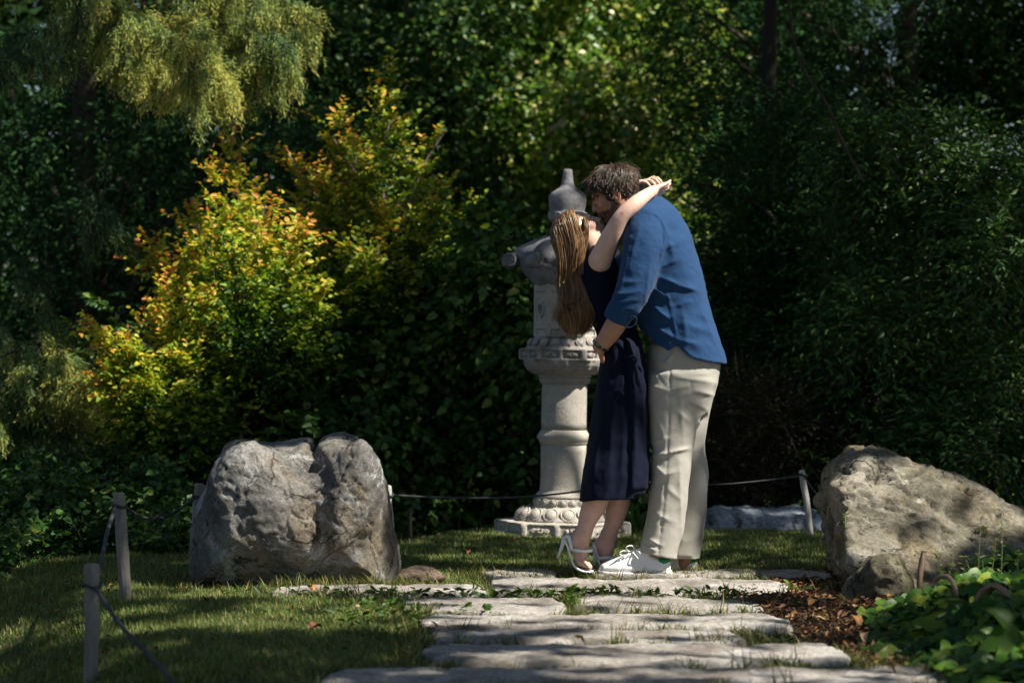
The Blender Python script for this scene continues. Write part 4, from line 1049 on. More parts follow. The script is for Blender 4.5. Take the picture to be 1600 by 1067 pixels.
# ---------------------------------------------------------------- the woman
woman = empty('person', B(925, 888), 'long-haired woman in a sleeveless navy dress and white heeled sandals, arms round the man', 'person')
WF = frame((.68, .02, .73), (-.74, 0, .67)); WH = B(906, 362, 0)
def woman_body():
    parts = []
    g = Grid(B(868, 412, -.12), B(955, 322, .12), .0030)
    F, L = head_field(g, WH, WF, .90, True)
    F = smin(F, chain(g, [B(914, 374, 0), B(922, 386, 0), B(930, 400, 0)], [.048, .050, .060], .02), .025)
    parts.append(surfnet(F, g))
    g = Grid(B(895, 560, -.2), B(1000, 380, .2), .013)
    F = loft(g, [row(402, 922, 948, .08), row(425, 914, 955, .10), row(470, 918, 975, .11), row(520, 938, 990, .10), row(560, 948, 1000, .12)])
    parts.append(surfnet(F, g))
    # near arm: shoulder, elbow, forearm, open hand with spread fingers
    g = Grid(B(918, 440, -.32), B(1062, 268, .08), .0032)
    W = B(1020, 298.5, -.125)
    F = chain(g, [B(938, 407, -.125), B(946, 388, -.155), B(957, 364, -.20), B(971, 339, -.225), B(990, 321, -.215), B(1006, 308, -.18), W], [.052, .046, .040, .034, .0345, .029, .0235], .02)
    F = hand_field(g, F, W, (.60, .78, .18), (-.4, .5, .6), -1, .90, (.05, .10, .12), .10, (.8, .5, .1), .010, .1)
    parts.append(surfnet(F, g))
    # far arm: comes round behind his neck, hand folded over the near wrist
    g = Grid(B(930, 425, -.13), B(1045, 262, .30), .0034)
    W = B(1001, 289, .055)
    F = chain(g, [B(940, 405, .125), B(950, 385, .16), B(968, 345, .21), B(984, 315, .17), W], [.050, .044, .034, .032, .024], .02)
    F = hand_field(g, F, W, (.42, -.82, .22), (.35, .2, -.9), 1, .90, (.45, .65, .5), .04, (.7, .3, .5), .010, .3)
    parts.append(surfnet(F, g)); RING.append(KN[1])
    # legs and feet, on tiptoe
    for dy, pts, rad, foot, fr, heel in (
        (-.070, [(946, 720), (938, 762), (930, 785), (920, 808), (912, 832)], [.056, .055, .055, .043, .031], [(912, 832), (910, 854), (908, 873), (921, 885.5)], [.031, .029, .026, .0135], (898, 846)),
        (.060, [(966, 720), (966, 762), (965, 785), (961, 808), (951, 836)], [.058, .056, .054, .043, .031], [(951, 836), (950, 858), (948, 876), (964, 886)], [.031, .028, .025, .0135], (937, 851))):
        x0 = min(p[0] for p in foot)-30; g = Grid(B(x0, 893, dy-.09), B(pts[0][0]+28, 715, dy+.09), .0046)
        F = chain(g, [B(*q, dy) for q in pts], rad, .03); F = smin(F, chain(g, [B(*q, dy) for q in foot], fr, .012, 1.15), .02)
        F = smin(F, caps(g, B(*foot[0], dy), B(*heel, dy), .028, .0245), .018); F = smin(F, caps(g, B(*heel, dy), B(*foot[2], dy), .022, .02), .02)
        F = smin(F, ell(g, B(foot[0][0]+1, foot[0][1]+1, dy-.030), (.011,)*3), .012)
        for j in range(5):
            q = B(*foot[2], dy)+np.array([.010, (j-2)*.014, -.008]); t_ = B(foot[3][0]+1-abs(j-1)*1.5, foot[3][1], dy)+np.array([0, (j-2)*.0155, 0]); F = smin(F, caps(g, q, t_, .011, .0085 if j else .0095), .005)
        parts.append(surfnet(F, g))
    V, F_ = join([(relax(a, b, 3, .5), b) for a, b in parts])
    loc = (V-WH)@np.array([WF[0], WF[1], WF[2]]).T/.90
    fl = .9*np.exp(-((loc[:, 0]-.098)**2/.010**2+(loc[:, 1]+.062)**2/.010**2+loc[:, 2]**2/.02**2))
    fl += .25*np.exp(-((loc[:, 0]-.065)**2/.03**2+(loc[:, 1]+.028)**2/.02**2+(np.abs(loc[:, 2])-.045)**2/.02**2))
    pe = 800+FPX*V[:, 0]/V[:, 1]; qe = 533.5+FPX*(CAMZ-V[:, 2])/V[:, 1]; fl += (V[:, 1] < D0-.12)*(.95*np.exp(-((pe-971)**2/3.2**2+(qe-334)**2/2.4**2))+.35*np.exp(-((pe-966)**2/5**2+(qe-343)**2/7**2)))  # shade in the crook of the elbow, painted into the skin colour
    fl += .22*sstep(B(0, 800)[2], B(0, 870)[2], V[:, 2])*-1*0+.25*(V[:, 2] < B(0, 775)[2])
    wobj('body', V, F_, M_SKINW, woman, True, {'flush_and_shade': np.clip(fl, 0, 1)})
woman_body()

def dress():
    g = Grid(B(888, 790, -.30), B(1032, 376, .28), .0052)
    F = loft(g, [row(384, 923, 940, .085), row(392, 917, 953, .12), row(405, 911, 963, .145), row(430, 905, 968, .145), row(460, 908, 975, .135), row(490, 917, 985, .125), row(515, 929, 995, .125), row(540, 938, 1003, .14), row(565, 938, 1008, .155),
                 row(600, 932, 1011, .165), row(640, 926, 1013, .17), row(700, 918, 1013, .18), row(740, 911, 1014, .20, -.01), row(765, 907, 1014, .21, -.015), row(790, 903, 1014, .215, -.02)], 2.6)
    # armhole
    F = smax(F, -ell(g, B(940, 402, -.15), (.050, .055, .064)), .006)
    F = smax(F, -ell(g, B(940, 402, .15), (.050, .055, .064)), .006)
    F = smax(F, -ell(g, B(930, 378, 0), (.075, .068, .048)), .006)
    # wrapped front panel standing proud, and its gathers at the tie
    poly = pix([(978, 528), (1000, 532), (1003, 560), (1013, 600), (1017, 680), (1017, 735), (1014, 763), (984, 766), (984, 700), (986, 620), (985, 570)], D0-.17)
    sd = polysdf(poly, g.X[:, 0, :], g.Z[:, 0, :])[:, None, :]
    F = F-.016*sstep(.012, -.014, sd+0*g.Y)*sstep(D0-.02, D0-.06, g.Y)
    for a, b, am, w in [((968, 536), (988, 562), .016, .010), ((982, 528), (992, 560), .016, .012), ((1000, 534), (994, 560), .012, .010), ((990, 566), (1003, 610), .014, .009), ((988, 572), (993, 640), .012, .008), ((994, 566), (1010, 585), .010, .008),
                        ((1003, 610), (1008, 700), .010, .012), ((992, 640), (994, 740), .008, .010), ((960, 600), (950, 760), .009, .022), ((940, 640), (925, 770), .008, .02), ((975, 600), (972, 770), .008, .02), ((935, 470), (975, 500), .009, .012), ((930, 500), (985, 520), .009, .012), ((925, 440), (960, 460), .007, .014)]:
        F = F-fold(g, a, b, am, w)
    p = g.pts(); F = F+.006*fbm(p@np.array([[1.4, 0, 0], [0, 1.2, 0], [-.1, 0, .45]]), 9, 3, 71)*sstep(1.25, .8, g.Z)+.003*fbm(p, 16, 2, 5)
    hem = np.interp(g.X, [B(x, 0)[0] for x in (905, 930, 984, 987, 1016)], [B(0, y, -.05)[2] for y in (783, 778, 776.5, 770, 768)])
    F = smax(F, hem-g.Z, .004)
    V, Q = surfnet(F, g); V = relax(V, Q, 1, .35); o = wobj('dress', V, Q, M_DRESS, woman)
    k = smooth_path([B(984, 560, -.215), B(990, 557, -.222), B(994, 563, -.222), B(989, 568, -.218), B(984, 563, -.215)], 20); V1 = tube(k, .007, 8)
    V2 = tube(smooth_path([B(990, 565, -.215), B(994, 580, -.212), B(996, 600, -.205)], 10), np.linspace(.006, .009, 10), 6)
    V, F_ = join([V1, V2]); wobj('waist_tie', V, F_, M_DRESS, o)
dress()

def woman_hair():
    r = np.random.default_rng(11)
    Lp = [(893, 334), (879, 341), (871, 358), (869, 385), (872, 412), (873, 440), (867, 465), (865, 488), (882, 512)]
    Rp = [(912, 335), (918, 346), (917, 362), (911, 380), (906, 405), (905, 433), (914, 463), (928, 490), (939, 513)]
    hd = [.045, .080, .096, .100, .095, .090, .085, .080, .060]
    K = 26; Ls = smooth_path([(a, b, 0) for a, b in Lp], K); Rs = smooth_path([(a, b, 0) for a, b in Rp], K); hs = np.interp(np.linspace(0, 8, K), range(9), hd)
    f, u, s = WF; cen = WH+u*.026-f*.014; Mx = np.array([f, u, s]); rad = np.array([.098, .086, .080])
    m = 5800; nc = 130; ci = r.integers(0, nc, m); cph = 1.0+1.5*r.random(nc)+3.0*(np.arange(nc) % 3 == 0); cw = .4+.6*r.random(nc); cend = .80+.20*r.random(nc)
    # roots along the parting and round the hairline
    fo = -.085+.155*r.random(nc); sd = np.where(r.random(nc) < .72, 1.0, -1.0)
    fs = np.sort(-.090+.186*r.random(m)); ci = np.clip(((fs+.09)/.186*nc*.5).astype(int)*2+r.integers(0, 2, m), 0, nc-1); sgn = np.where(r.random(m) < .74, 1.0, -1.0); loc = np.stack([fs, 0*ci+.09, sgn*(.004+.04*r.random(m))+.006*r.normal(size=m)], 1)
    out = 1.0+.12*r.random(m); p = []
    e = loc/rad; loc = loc/np.linalg.norm(e, axis=1, keepdims=True); grav = np.array([-.47, -.90, 0]); v = np.stack([0*out-.1, 0*out, sgn], 1)
    for j in range(22):
        p.append(loc.copy()); w = min(1, j/6); v = unit(v*(1-.35*w)+grav*.35*w+.10*np.stack([vnoise(loc*26+j*.2, 1), 0*out, vnoise(loc*26+j*.2, 2)], 1)+.03*r.normal(size=(m, 3)))
        loc = loc+v*.0105; e = loc/rad; ne = np.linalg.norm(e, axis=1, keepdims=True)
        loc = np.where(ne < out[:, None], loc/ne*out[:, None], loc)
    P1 = cen+np.stack(p, 1)@Mx                                         # (m, 22, 3) over the head
    X1 = 800+FPX*P1[..., 0]/P1[..., 1]; Y1 = 533.5+FPX*(CAMZ-P1[..., 2])/P1[..., 1]; D1 = P1[..., 1]-D0
    below = Y1 > 378; k0 = np.where(below.any(1), below.argmax(1), 21); ar = np.arange(m)
    x0, y0, d0 = X1[ar, k0], Y1[ar, k0], D1[ar, k0]; u0 = np.clip((x0-871)/(911-871), -.1, 1.0)+.07*r.normal(size=m)
    K2 = 20; T = np.linspace(0, 1, K2); yend = 378+(521-378)*cend[ci]*(1+.035*r.normal(size=m)); paths = []
    YY = y0[:, None]+(yend-y0)[:, None]*T
    lx = np.interp(YY, [378, 412, 440, 465, 488, 512, 525], [869, 873, 873, 867, 865, 876, 890]); rx = np.interp(YY, [378, 405, 433, 463, 490, 513, 525], [911, 906, 905, 914, 928, 938, 925])
    u0 = (u0-np.percentile(u0, 3))/(np.percentile(u0, 97)-np.percentile(u0, 3)); uc = np.bincount(ci, u0, nc)/np.maximum(np.bincount(ci, minlength=nc), 1); dc = np.bincount(ci, d0, nc)/np.maximum(np.bincount(ci, minlength=nc), 1)
    W_ = np.clip(T*1.5-.2, 0, 1); ph = (1.2+1.3*uc[ci]+.45*r.normal(size=nc)[ci]+.06*r.normal(size=m))[:, None]; wv = (.75+.45*cw[ci][:, None])*W_; cl = .50*T**1.5
    u0 = u0[:, None]*(1-cl)+(uc[ci]+.05*r.normal(size=m))[:, None]*cl
    xx = lx+(rx-lx)*(np.clip(u0, -.12, 1.1)*.86+.07)+wv*(6.5+3*T**2)*np.sin(T*8.5+ph)*(.4+.8*T); bl = np.clip(T*4, 0, 1); xx = x0[:, None]*(1-bl)+xx*bl
    dd = D0+d0[:, None]*(1-.25*T)-.008*T+wv*(.022+.012*T)*np.cos(T*10+ph)
    P2 = np.stack([(xx-800)/FPX*dd, dd, CAMZ-(YY-533.5)/FPX*dd], -1)
    # resample: head part up to k0, then the hanging part
    full = np.empty((m, 34, 3)); tt = np.linspace(0, 1, 15)[None]*k0[:, None]; i0 = np.clip(tt.astype(int), 0, 20); fr_ = (tt-i0)[..., None]
    full[:, :15] = P1[ar[:, None], i0]*(1-fr_)+P1[ar[:, None], i0+1]*fr_; full[:, 15:] = P2[:, 1:]
    for _ in range(5): full[:, 1:-1] = .25*full[:, :-2]+.5*full[:, 1:-1]+.25*full[:, 2:]
    full = full[:, [0, 2, 4, 6, 8, 10, 12, 14]+list(range(15, 34))]
    V1, F1 = strands(full, .0012, .0006)
    # wisps over the cheek and ear
    ws_ = []
    for i in range(170):
        a = (914+4*r.random(), 340+8*r.random()); e = (916+8*r.random()-4, 372+10*r.random())
        q = smooth_path([B(a[0]-3, a[1]-2, -.055), B(a[0]+3*r.random(), a[1]+12, -.088+.008*r.random()), B(e[0], e[1]-8, -.085-.006*r.random()), B(e[0]-5, e[1]+14, -.09), B(e[0]-9, e[1]+38+15*r.random(), -.10)], K); ws_.append(q)
    V2, F2 = strands(np.array(ws_), .0010, .0005)
    # core so that no gap shows through
    g = Grid(B(855, 522, -.15), B(945, 328, .13), .006)
    zz = Ls[:, 1]; rows_ = [row((Ls[i, 1]+Rs[i, 1])/2, Ls[i, 0]+6, Rs[i, 0]-6, hs[i]*.74, -.012) for i in range(0, K, 2)]
    F = loft(g, rows_, 2.0); F = smax(F, g.Z-B(0, 352)[2], .02); F = smin(F, ell(g, WH+WF[1]*.026-WF[0]*.014, (.090, .081, .074), np.array([WF[0], WF[1], WF[2]])), .02)
    f, u, s = WF; lf = (g.X-WH[0])*f[0]+(g.Z-WH[2])*f[2]; lu = (g.X-WH[0])*u[0]+(g.Z-WH[2])*u[2]
    F = smax(F, np.where(g.Z > B(0, 385)[2], (lf-.038-.10*np.clip(lu, -.05, .1)), -1), .006)
    F = F+.005*fbm(g.pts()*np.array([1, 1, .25]), 40, 3, 7)
    V3, Q3 = surfnet(F, g); V3 = relax(V3, Q3, 1, .3)
    V, F_ = join([(V1, F1), (V2, F2), (V3, [Q3])]); wobj('hair', V, F_, M_HAIRW, woman)
woman_hair()

def sandal(dy, X, strap, heel_tip):
    e = empty('sandal', B(X[2][0], 892, dy)); e.parent = woman; e.location = e.location-woman.location
    pth = smooth_path([B(*q, dy) for q in X], 26); n = len(pth); t = np.linspace(0, 1, n)
    hw = np.interp(t, [0, .1, .45, .75, .93, 1], [.012, .026, .024, .038, .036, .016]); tg = unit(np.gradient(pth, axis=0)); nn = np.stack([-tg[:, 2], 0*tg[:, 0], tg[:, 0]], 1)
    V = []; 
    for i in range(n):
        for a, b in ((-1, 0), (1, 0), (1, -1), (-1, -1)): V.append(pth[i]+np.array([0, a*hw[i], 0])+nn[i]*b*.009)
    j = np.arange(n-1)[:, None]*4; k = np.arange(4)[None]; F = np.stack([j+k, j+(k+1) % 4, j+4+(k+1) % 4, j+4+k], -1).reshape(-1, 4)
    V, F_ = np.array(V), [F, np.array([[3, 2, 1, 0]]), np.array([[0, 1, 2, 3]])+(n-1)*4]
    wobj('sole', V, F_, M_WHITE, e, True)
    a = B(X[0][0]+2, X[0][1]+3, dy); b = B(*heel_tip, dy); V, F_ = tube(np.stack([a+(b-a)*q for q in (0, .3, .7, 1)]), np.array([.013, .0085, .0055, .0045]), 10); wobj('heel', V, F_, M_WHITE, e)
    for st in strap:
        c = smooth_path([B(*q[:2], dy+q[2]) for q in st], 22); w = .0075; tg = unit(np.gradient(c, axis=0)); upv = unit(np.cross(tg, unit(c-B(st[0][0]+12, st[0][1]-2, dy))))
        V = []
        for i in range(len(c)):
            o_ = unit(c[i]-B((st[0][0]+st[-1][0])/2, st[0][1], dy))*.002
            for q in (c[i]-upv[i]*w, c[i]+upv[i]*w, c[i]+upv[i]*w+o_, c[i]-upv[i]*w+o_): V.append(q)
        n = len(c); j = np.arange(n-1)[:, None]*4; F = np.stack([j+k, j+(k+1) % 4, j+4+(k+1) % 4, j+4+k], -1).reshape(-1, 4)
        wobj('strap', np.array(V), F, M_WHITE, e)
sandal(-.070, [(880, 840), (887, 850), (893, 868), (899, 883), (912, 890), (927, 890.5)], [[(889, 857, .01), (896, 859, -.034), (910, 861, -.042), (922, 860, -.030), (926, 859, .0)], [(880, 841, 0), (888, 838, -.02), (893, 858, -.036)]], (871, 872))
sandal(.060, [(928, 847), (932, 857), (935, 870), (940, 882), (952, 890), (968, 891)], [[(930, 870, .01), (936, 872, -.034), (950, 871, -.042), (962, 872, -.028), (965, 873, 0)], [(929, 848, 0), (932, 862, -.03), (936, 874, -.036)]], (929, 884))

# bracelet and ring
def bracelet():
    W = B(937.5, 540, -.168); ax = unit(B(945, 530, -.18)-W); a = unit(np.cross(ax, [0, 0, 1.0])); b = np.cross(ax, a); vs = []
    for q, rr_, off in ((40, .0365, 0), (40, .0375, .008)):
        for i in range(q):
            t = i*2*np.pi/q; c = W+ax*off+(a*math.cos(t)+b*math.sin(t))*rr_; vs.append(c)
    bx = [box(c, (.0048, .0048, .0048), Matrix.Rotation(i*.7, 3, 'Y')) for i, c in enumerate(vs)]
    m, nt, bs = newmat('coloured_beads'); geo = N(nt, 'ShaderNodeNewGeometry')
    nt.links.new(ramp(nt, geo.outputs['Random Per Island'], [(0, (.01, .02, .05)), (.4, (.02, .09, .16)), (.6, (.12, .35, .10)), (.8, (.5, .5, .45)), (.9, (.02, .02, .03))], 'CONSTANT'), bs.inputs['Base Color']); bs.inputs['Roughness'].default_value = .3
    V, F = join(bx); wobj('bracelet', V, F, m, man, False)
    p, q, rr_ = RING[0]; ax = unit(q-p); a = unit(np.cross(ax, [0, 0, 1.0])); b = np.cross(ax, a); b = b if b[2] > 0 else -b; c = p+(q-p)*.45
    V, F = join([tube(np.stack([c+(a*math.cos(t)+b*math.sin(t))*(rr_+.0006) for t in np.linspace(0, 2*np.pi, 17)]), .0013, 5), box(c+b*(rr_+.004), (.006, .006, .006))])
    m2 = plain_mat('ring_gold', (.8, .68, .45), .2, .05, 40, 0, 0, 1.0); wobj('ring', V, F, m2, woman, False)
bracelet()
# ================================================================ VEGETATION
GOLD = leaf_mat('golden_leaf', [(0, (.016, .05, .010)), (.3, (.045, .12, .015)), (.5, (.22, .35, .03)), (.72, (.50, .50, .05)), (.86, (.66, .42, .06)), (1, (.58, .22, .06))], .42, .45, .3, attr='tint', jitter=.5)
GREEN = leaf_mat('broad_green_leaf', [(0, (.018, .060, .012)), (.5, (.036, .105, .016)), (.85, (.075, .16, .025)), (1, (.18, .22, .04))], .30, .45, .35)
FAR = leaf_mat('pale_green_leaf', [(0, (.05, .13, .03)), (.35, (.14, .30, .05)), (.62, (.32, .48, .10)), (.84, (.60, .64, .20)), (1, (.64, .54, .30))], .48, .35, .5)
YEW = leaf_mat('dark_needle', [(0, (.014, .045, .018)), (.6, (.026, .080, .026)), (1, (.07, .14, .035))], .15, .75, .08)
WILLOWY = leaf_mat('slender_leaf', [(0, (.018, .060, .014)), (.6, (.040, .110, .020)), (1, (.11, .19, .035))], .25, .45, .35)
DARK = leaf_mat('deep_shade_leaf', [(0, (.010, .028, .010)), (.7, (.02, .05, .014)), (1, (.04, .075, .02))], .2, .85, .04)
CYP = leaf_mat('golden_cypress_spray', [(0, (.03, .08, .035)), (.35, (.12, .22, .09)), (.65, (.40, .48, .12)), (1, (.60, .54, .14))], .3, .6, .2, attr='tint', jitter=.45)
SCRUB = leaf_mat('brown_scrub', [(0, (.018, .018, .008)), (.5, (.03, .028, .012)), (.9, (.05, .05, .016)), (1, (.08, .05, .02))], .1, .7, .15)
BARK = bark_mat('brown_bark', (.022, .016, .011), (.075, .055, .04))
BARKD = bark_mat('black_bark', (.006, .005, .004), (.022, .018, .014))
BARKR = bark_mat('reddish_bark', (.07, .04, .03), (.19, .12, .09), 9)
BARKP = bark_mat('pale_bark', (.12, .10, .085), (.26, .23, .20), 12)

def twigs(blobs, per, K, L, leafL, leafW, seed, up=.3, droop=.35, spread=1.0, simple=True, fold=.25, flat=.5, tint=None, lean=None, fill=1.0):
    """blobs: (centre, radius, weight, tint). Returns leaf verts, faces, tint per vertex, and the twig paths."""
    r = np.random.default_rng(seed); P0, D, T, S = [], [], [], []
    for bb in blobs:
        c, rad, w, tn = bb[:4]; ln_ = (0 if lean is None else np.array(lean)) if len(bb) < 5 else bb[4]
        rad = np.broadcast_to(np.asarray(rad, float), (3,)); n = max(3, int(per*w)); v = rand_dir(n, r); q = v*(r.random((n, 1))**(1/2.2)*fill)
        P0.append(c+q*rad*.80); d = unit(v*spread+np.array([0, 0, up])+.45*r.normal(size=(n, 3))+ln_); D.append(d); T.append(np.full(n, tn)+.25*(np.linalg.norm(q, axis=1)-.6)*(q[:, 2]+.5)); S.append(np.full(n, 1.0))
    P0 = np.concatenate(P0); D = np.concatenate(D); T = np.concatenate(T); n = len(P0)
    Ls = L*(.6+.8*r.random(n)); t = np.linspace(0, 1, K)
    path = P0[:, None]+D[:, None]*(Ls[:, None]*t)[..., None]+np.array([0, 0, -1.0])*((droop*Ls)[:, None]*t**2)[..., None]
    tg = unit(D[:, None]-np.array([0, 0, 2.0*droop])*t[None, :, None])
    side = unit(np.cross(tg, np.array([0, 0, 1.0]))+.001); sg = np.where((np.arange(K) % 2)[None, :, None] == 0, 1.0, -1.0)
    ld = unit(tg*.75+side*sg*.85+.30*r.normal(size=(n, K, 3))+np.array([0, 0, -.15]))
    nr = unit(np.array([0, 0, 1.0])*flat+.8*r.normal(size=(n, K, 3))+np.array([.3, -.35, .2]))
    sc = (.65+.6*r.random((n, K)))
    V, F = leaves(path.reshape(-1, 3), ld.reshape(-1, 3), nr.reshape(-1, 3), leafL*sc.ravel(), leafW*sc.ravel(), fold, .12, simple)
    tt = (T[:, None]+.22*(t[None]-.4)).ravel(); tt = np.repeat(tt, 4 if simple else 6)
    return V, F, np.clip(tt, 0, 1), path
def limb(a, b, r0, r1, seed, sag=.12, k=9, sides=6):
    r = np.random.default_rng(seed); a = np.asarray(a, float); b = np.asarray(b, float); L = np.linalg.norm(b-a); t = np.linspace(0, 1, k)[:, None]
    w = r.normal(size=3)*L*.07; p = a+(b-a)*t+np.array([0, 0, 1])*L*sag*np.sin(np.pi*t)*.6+w*np.sin(np.pi*t*1.3)+.012*L*r.normal(size=(k, 3))*t
    return tube(p, np.linspace(r0, r1, k), sides)
def plant(name, cat, label, trunk, blobs, mat, bark, seed, per=60, K=8, L=.3, leafL=.045, leafW=.03, r0=.05, group=None, twigr=.0025, ntw=300, **kw):
    """trunk: list of points (base first). Limbs run from the trunk to every blob; twigs carry the leaves."""
    r = np.random.default_rng(seed+1); tp = smooth_path(trunk, 24) if len(trunk) > 2 else np.linspace(trunk[0], trunk[1], 24)
    base = np.array(tp[0]); e = empty(name, base, label, cat, group)
    V, F, tt, path = twigs(blobs, per, K, L, leafL, leafW, seed, **kw)
    wobj('crown', V, F, mat, e, True, {'tint': tt})
    rad = r0*(1-.75*np.linspace(0, 1, 24)); rad[0] *= 1.5; rad[1] *= 1.2
    W = [tube(tp, rad, 10)]
    for i, bl in enumerate(blobs):
        c = np.asarray(bl[0]); h = np.clip((c[2]-base[2])*.55/max(tp[-1][2]-base[2], .1), .08, .95)+.06*r.normal(); k = int(np.clip(h, .05, 1)*23)
        W.append(limb(tp[k], c, max(rad[k]*.5, .008), .005, seed+i, k=8))
    if ntw:
        ii = r.choice(len(path), min(ntw, len(path)), replace=False); q = path[ii][:, ::max(1, K//4)]
        W.append(tubes(q, np.broadcast_to(np.linspace(twigr, twigr*.4, q.shape[1]), q.shape[:2]), 3))
    V, F = join(W); wobj('trunk', V, F, bark, e); return e
def BL(items, d, dd=.3, seed=0, rz=None, w=None, tint=0.3):
    """pixel blobs -> world blobs: (px, py, r_px[, weight[, tint]])"""
    r = np.random.default_rng(seed); out = []
    for it in items:
        px, py, rp = it[:3]; dj = d+dd*r.normal(); R_ = rp/FPX*dj
        ww = it[3] if len(it) > 3 else (rp/60.0)**2; tn = it[4] if len(it) > 4 else tint
        out.append((P(px, py, dj), (R_*1.1, R_*1.2, R_), ww, tn))
    return out
def gb(px, d): return np.array([(px-800)/FPX*d, d, float(ground_z((px-800)/FPX*d, d))-.03])

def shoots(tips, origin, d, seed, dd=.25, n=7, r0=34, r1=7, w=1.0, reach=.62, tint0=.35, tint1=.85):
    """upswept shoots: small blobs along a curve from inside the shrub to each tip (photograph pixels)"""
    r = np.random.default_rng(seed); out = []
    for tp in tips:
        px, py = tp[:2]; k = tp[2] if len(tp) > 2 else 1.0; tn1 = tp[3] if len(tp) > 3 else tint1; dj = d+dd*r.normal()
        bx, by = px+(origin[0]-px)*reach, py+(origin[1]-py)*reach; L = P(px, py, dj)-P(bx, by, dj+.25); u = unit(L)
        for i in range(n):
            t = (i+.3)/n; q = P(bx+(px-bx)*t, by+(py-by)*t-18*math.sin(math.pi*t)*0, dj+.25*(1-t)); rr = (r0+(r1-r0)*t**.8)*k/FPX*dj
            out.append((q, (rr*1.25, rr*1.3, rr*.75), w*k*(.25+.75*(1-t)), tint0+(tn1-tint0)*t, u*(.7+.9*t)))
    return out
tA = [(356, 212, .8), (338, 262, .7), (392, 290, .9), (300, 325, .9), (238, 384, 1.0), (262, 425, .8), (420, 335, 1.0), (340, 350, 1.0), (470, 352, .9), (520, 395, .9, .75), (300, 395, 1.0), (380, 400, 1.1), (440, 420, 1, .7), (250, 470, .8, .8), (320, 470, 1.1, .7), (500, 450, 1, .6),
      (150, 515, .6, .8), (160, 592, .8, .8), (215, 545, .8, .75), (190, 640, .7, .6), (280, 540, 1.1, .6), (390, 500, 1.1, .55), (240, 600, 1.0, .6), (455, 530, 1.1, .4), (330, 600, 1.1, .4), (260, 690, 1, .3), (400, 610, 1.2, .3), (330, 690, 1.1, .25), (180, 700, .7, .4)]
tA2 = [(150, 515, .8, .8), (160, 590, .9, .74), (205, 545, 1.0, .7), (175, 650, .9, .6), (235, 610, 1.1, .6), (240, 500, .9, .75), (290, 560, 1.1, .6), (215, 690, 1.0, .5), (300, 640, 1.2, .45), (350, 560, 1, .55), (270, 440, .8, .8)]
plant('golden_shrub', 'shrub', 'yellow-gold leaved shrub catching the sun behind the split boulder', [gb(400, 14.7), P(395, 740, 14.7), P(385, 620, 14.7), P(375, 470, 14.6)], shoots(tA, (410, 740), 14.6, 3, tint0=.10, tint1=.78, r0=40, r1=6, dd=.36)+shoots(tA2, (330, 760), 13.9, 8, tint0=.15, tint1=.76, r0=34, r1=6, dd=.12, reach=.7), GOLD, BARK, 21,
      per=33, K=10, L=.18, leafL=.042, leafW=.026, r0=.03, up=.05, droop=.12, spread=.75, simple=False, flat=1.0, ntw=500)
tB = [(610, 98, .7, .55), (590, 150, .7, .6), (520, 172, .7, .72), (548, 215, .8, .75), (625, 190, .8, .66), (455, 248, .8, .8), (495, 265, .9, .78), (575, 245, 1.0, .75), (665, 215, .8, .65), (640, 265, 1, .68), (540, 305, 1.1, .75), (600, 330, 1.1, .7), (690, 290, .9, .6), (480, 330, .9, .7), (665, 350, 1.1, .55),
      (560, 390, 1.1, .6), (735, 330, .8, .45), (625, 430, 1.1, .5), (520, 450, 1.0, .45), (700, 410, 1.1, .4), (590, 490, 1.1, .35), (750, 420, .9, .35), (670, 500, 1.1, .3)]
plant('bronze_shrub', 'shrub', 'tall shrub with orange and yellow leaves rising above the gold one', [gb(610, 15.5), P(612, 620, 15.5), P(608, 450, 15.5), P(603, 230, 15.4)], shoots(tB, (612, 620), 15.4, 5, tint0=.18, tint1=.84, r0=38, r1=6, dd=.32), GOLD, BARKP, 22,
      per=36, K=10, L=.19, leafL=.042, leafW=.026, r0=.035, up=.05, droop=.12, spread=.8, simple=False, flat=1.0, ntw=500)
gC = BL([(560, 540, 60), (640, 540, 60), (720, 500, 60), (790, 450, 55), (770, 380, 45), (830, 540, 50), (760, 580, 60), (680, 620, 65), (590, 630, 60), (500, 630, 60), (820, 640, 50), (750, 690, 60), (660, 700, 60), (560, 700, 50), (700, 780, 55),
         (780, 770, 50), (640, 800, 45), (840, 740, 40), (480, 700, 50), (960, 640, 45), (960, 740, 45), (1000, 560, 40)], 15.0, .35, 7)
plant('broadleaf_shrub', 'shrub', 'dark green broad-leaved shrub filling the shade left of the lantern', [gb(700, 15.2), P(705, 700, 15.2), P(720, 480, 15.1)], gC, GREEN, BARK, 23,
      per=95, K=9, L=.30, leafL=.072, leafW=.052, r0=.04, up=.1, droop=.4, simple=False, flat=.9)
# pale leafy branches sticking out at the left of the golden shrub
gD = []
for i, (a, b) in enumerate([((345, 700), (175, 484)), ((330, 640), (140, 535)), ((360, 700), (210, 545))]):
    for t in np.linspace(.35, 1, 5): gD.append((P(a[0]+(b[0]-a[0])*t, a[1]+(b[1]-a[1])*t, 14.0), (.03,)*3, .35, .2))
plant('leafy_sapling', 'sapling', 'pale green leafy shoots arching out left of the golden shrub', [gb(350, 14.1), P(345, 760, 14.1), P(300, 640, 14.0), P(180, 490, 14.0)], gD, GREEN, BARK, 29, per=16, K=8, L=.17, leafL=.055, leafW=.034, r0=.012, up=.3, droop=.1, lean=(-.8, 0, .5), simple=False, ntw=60)

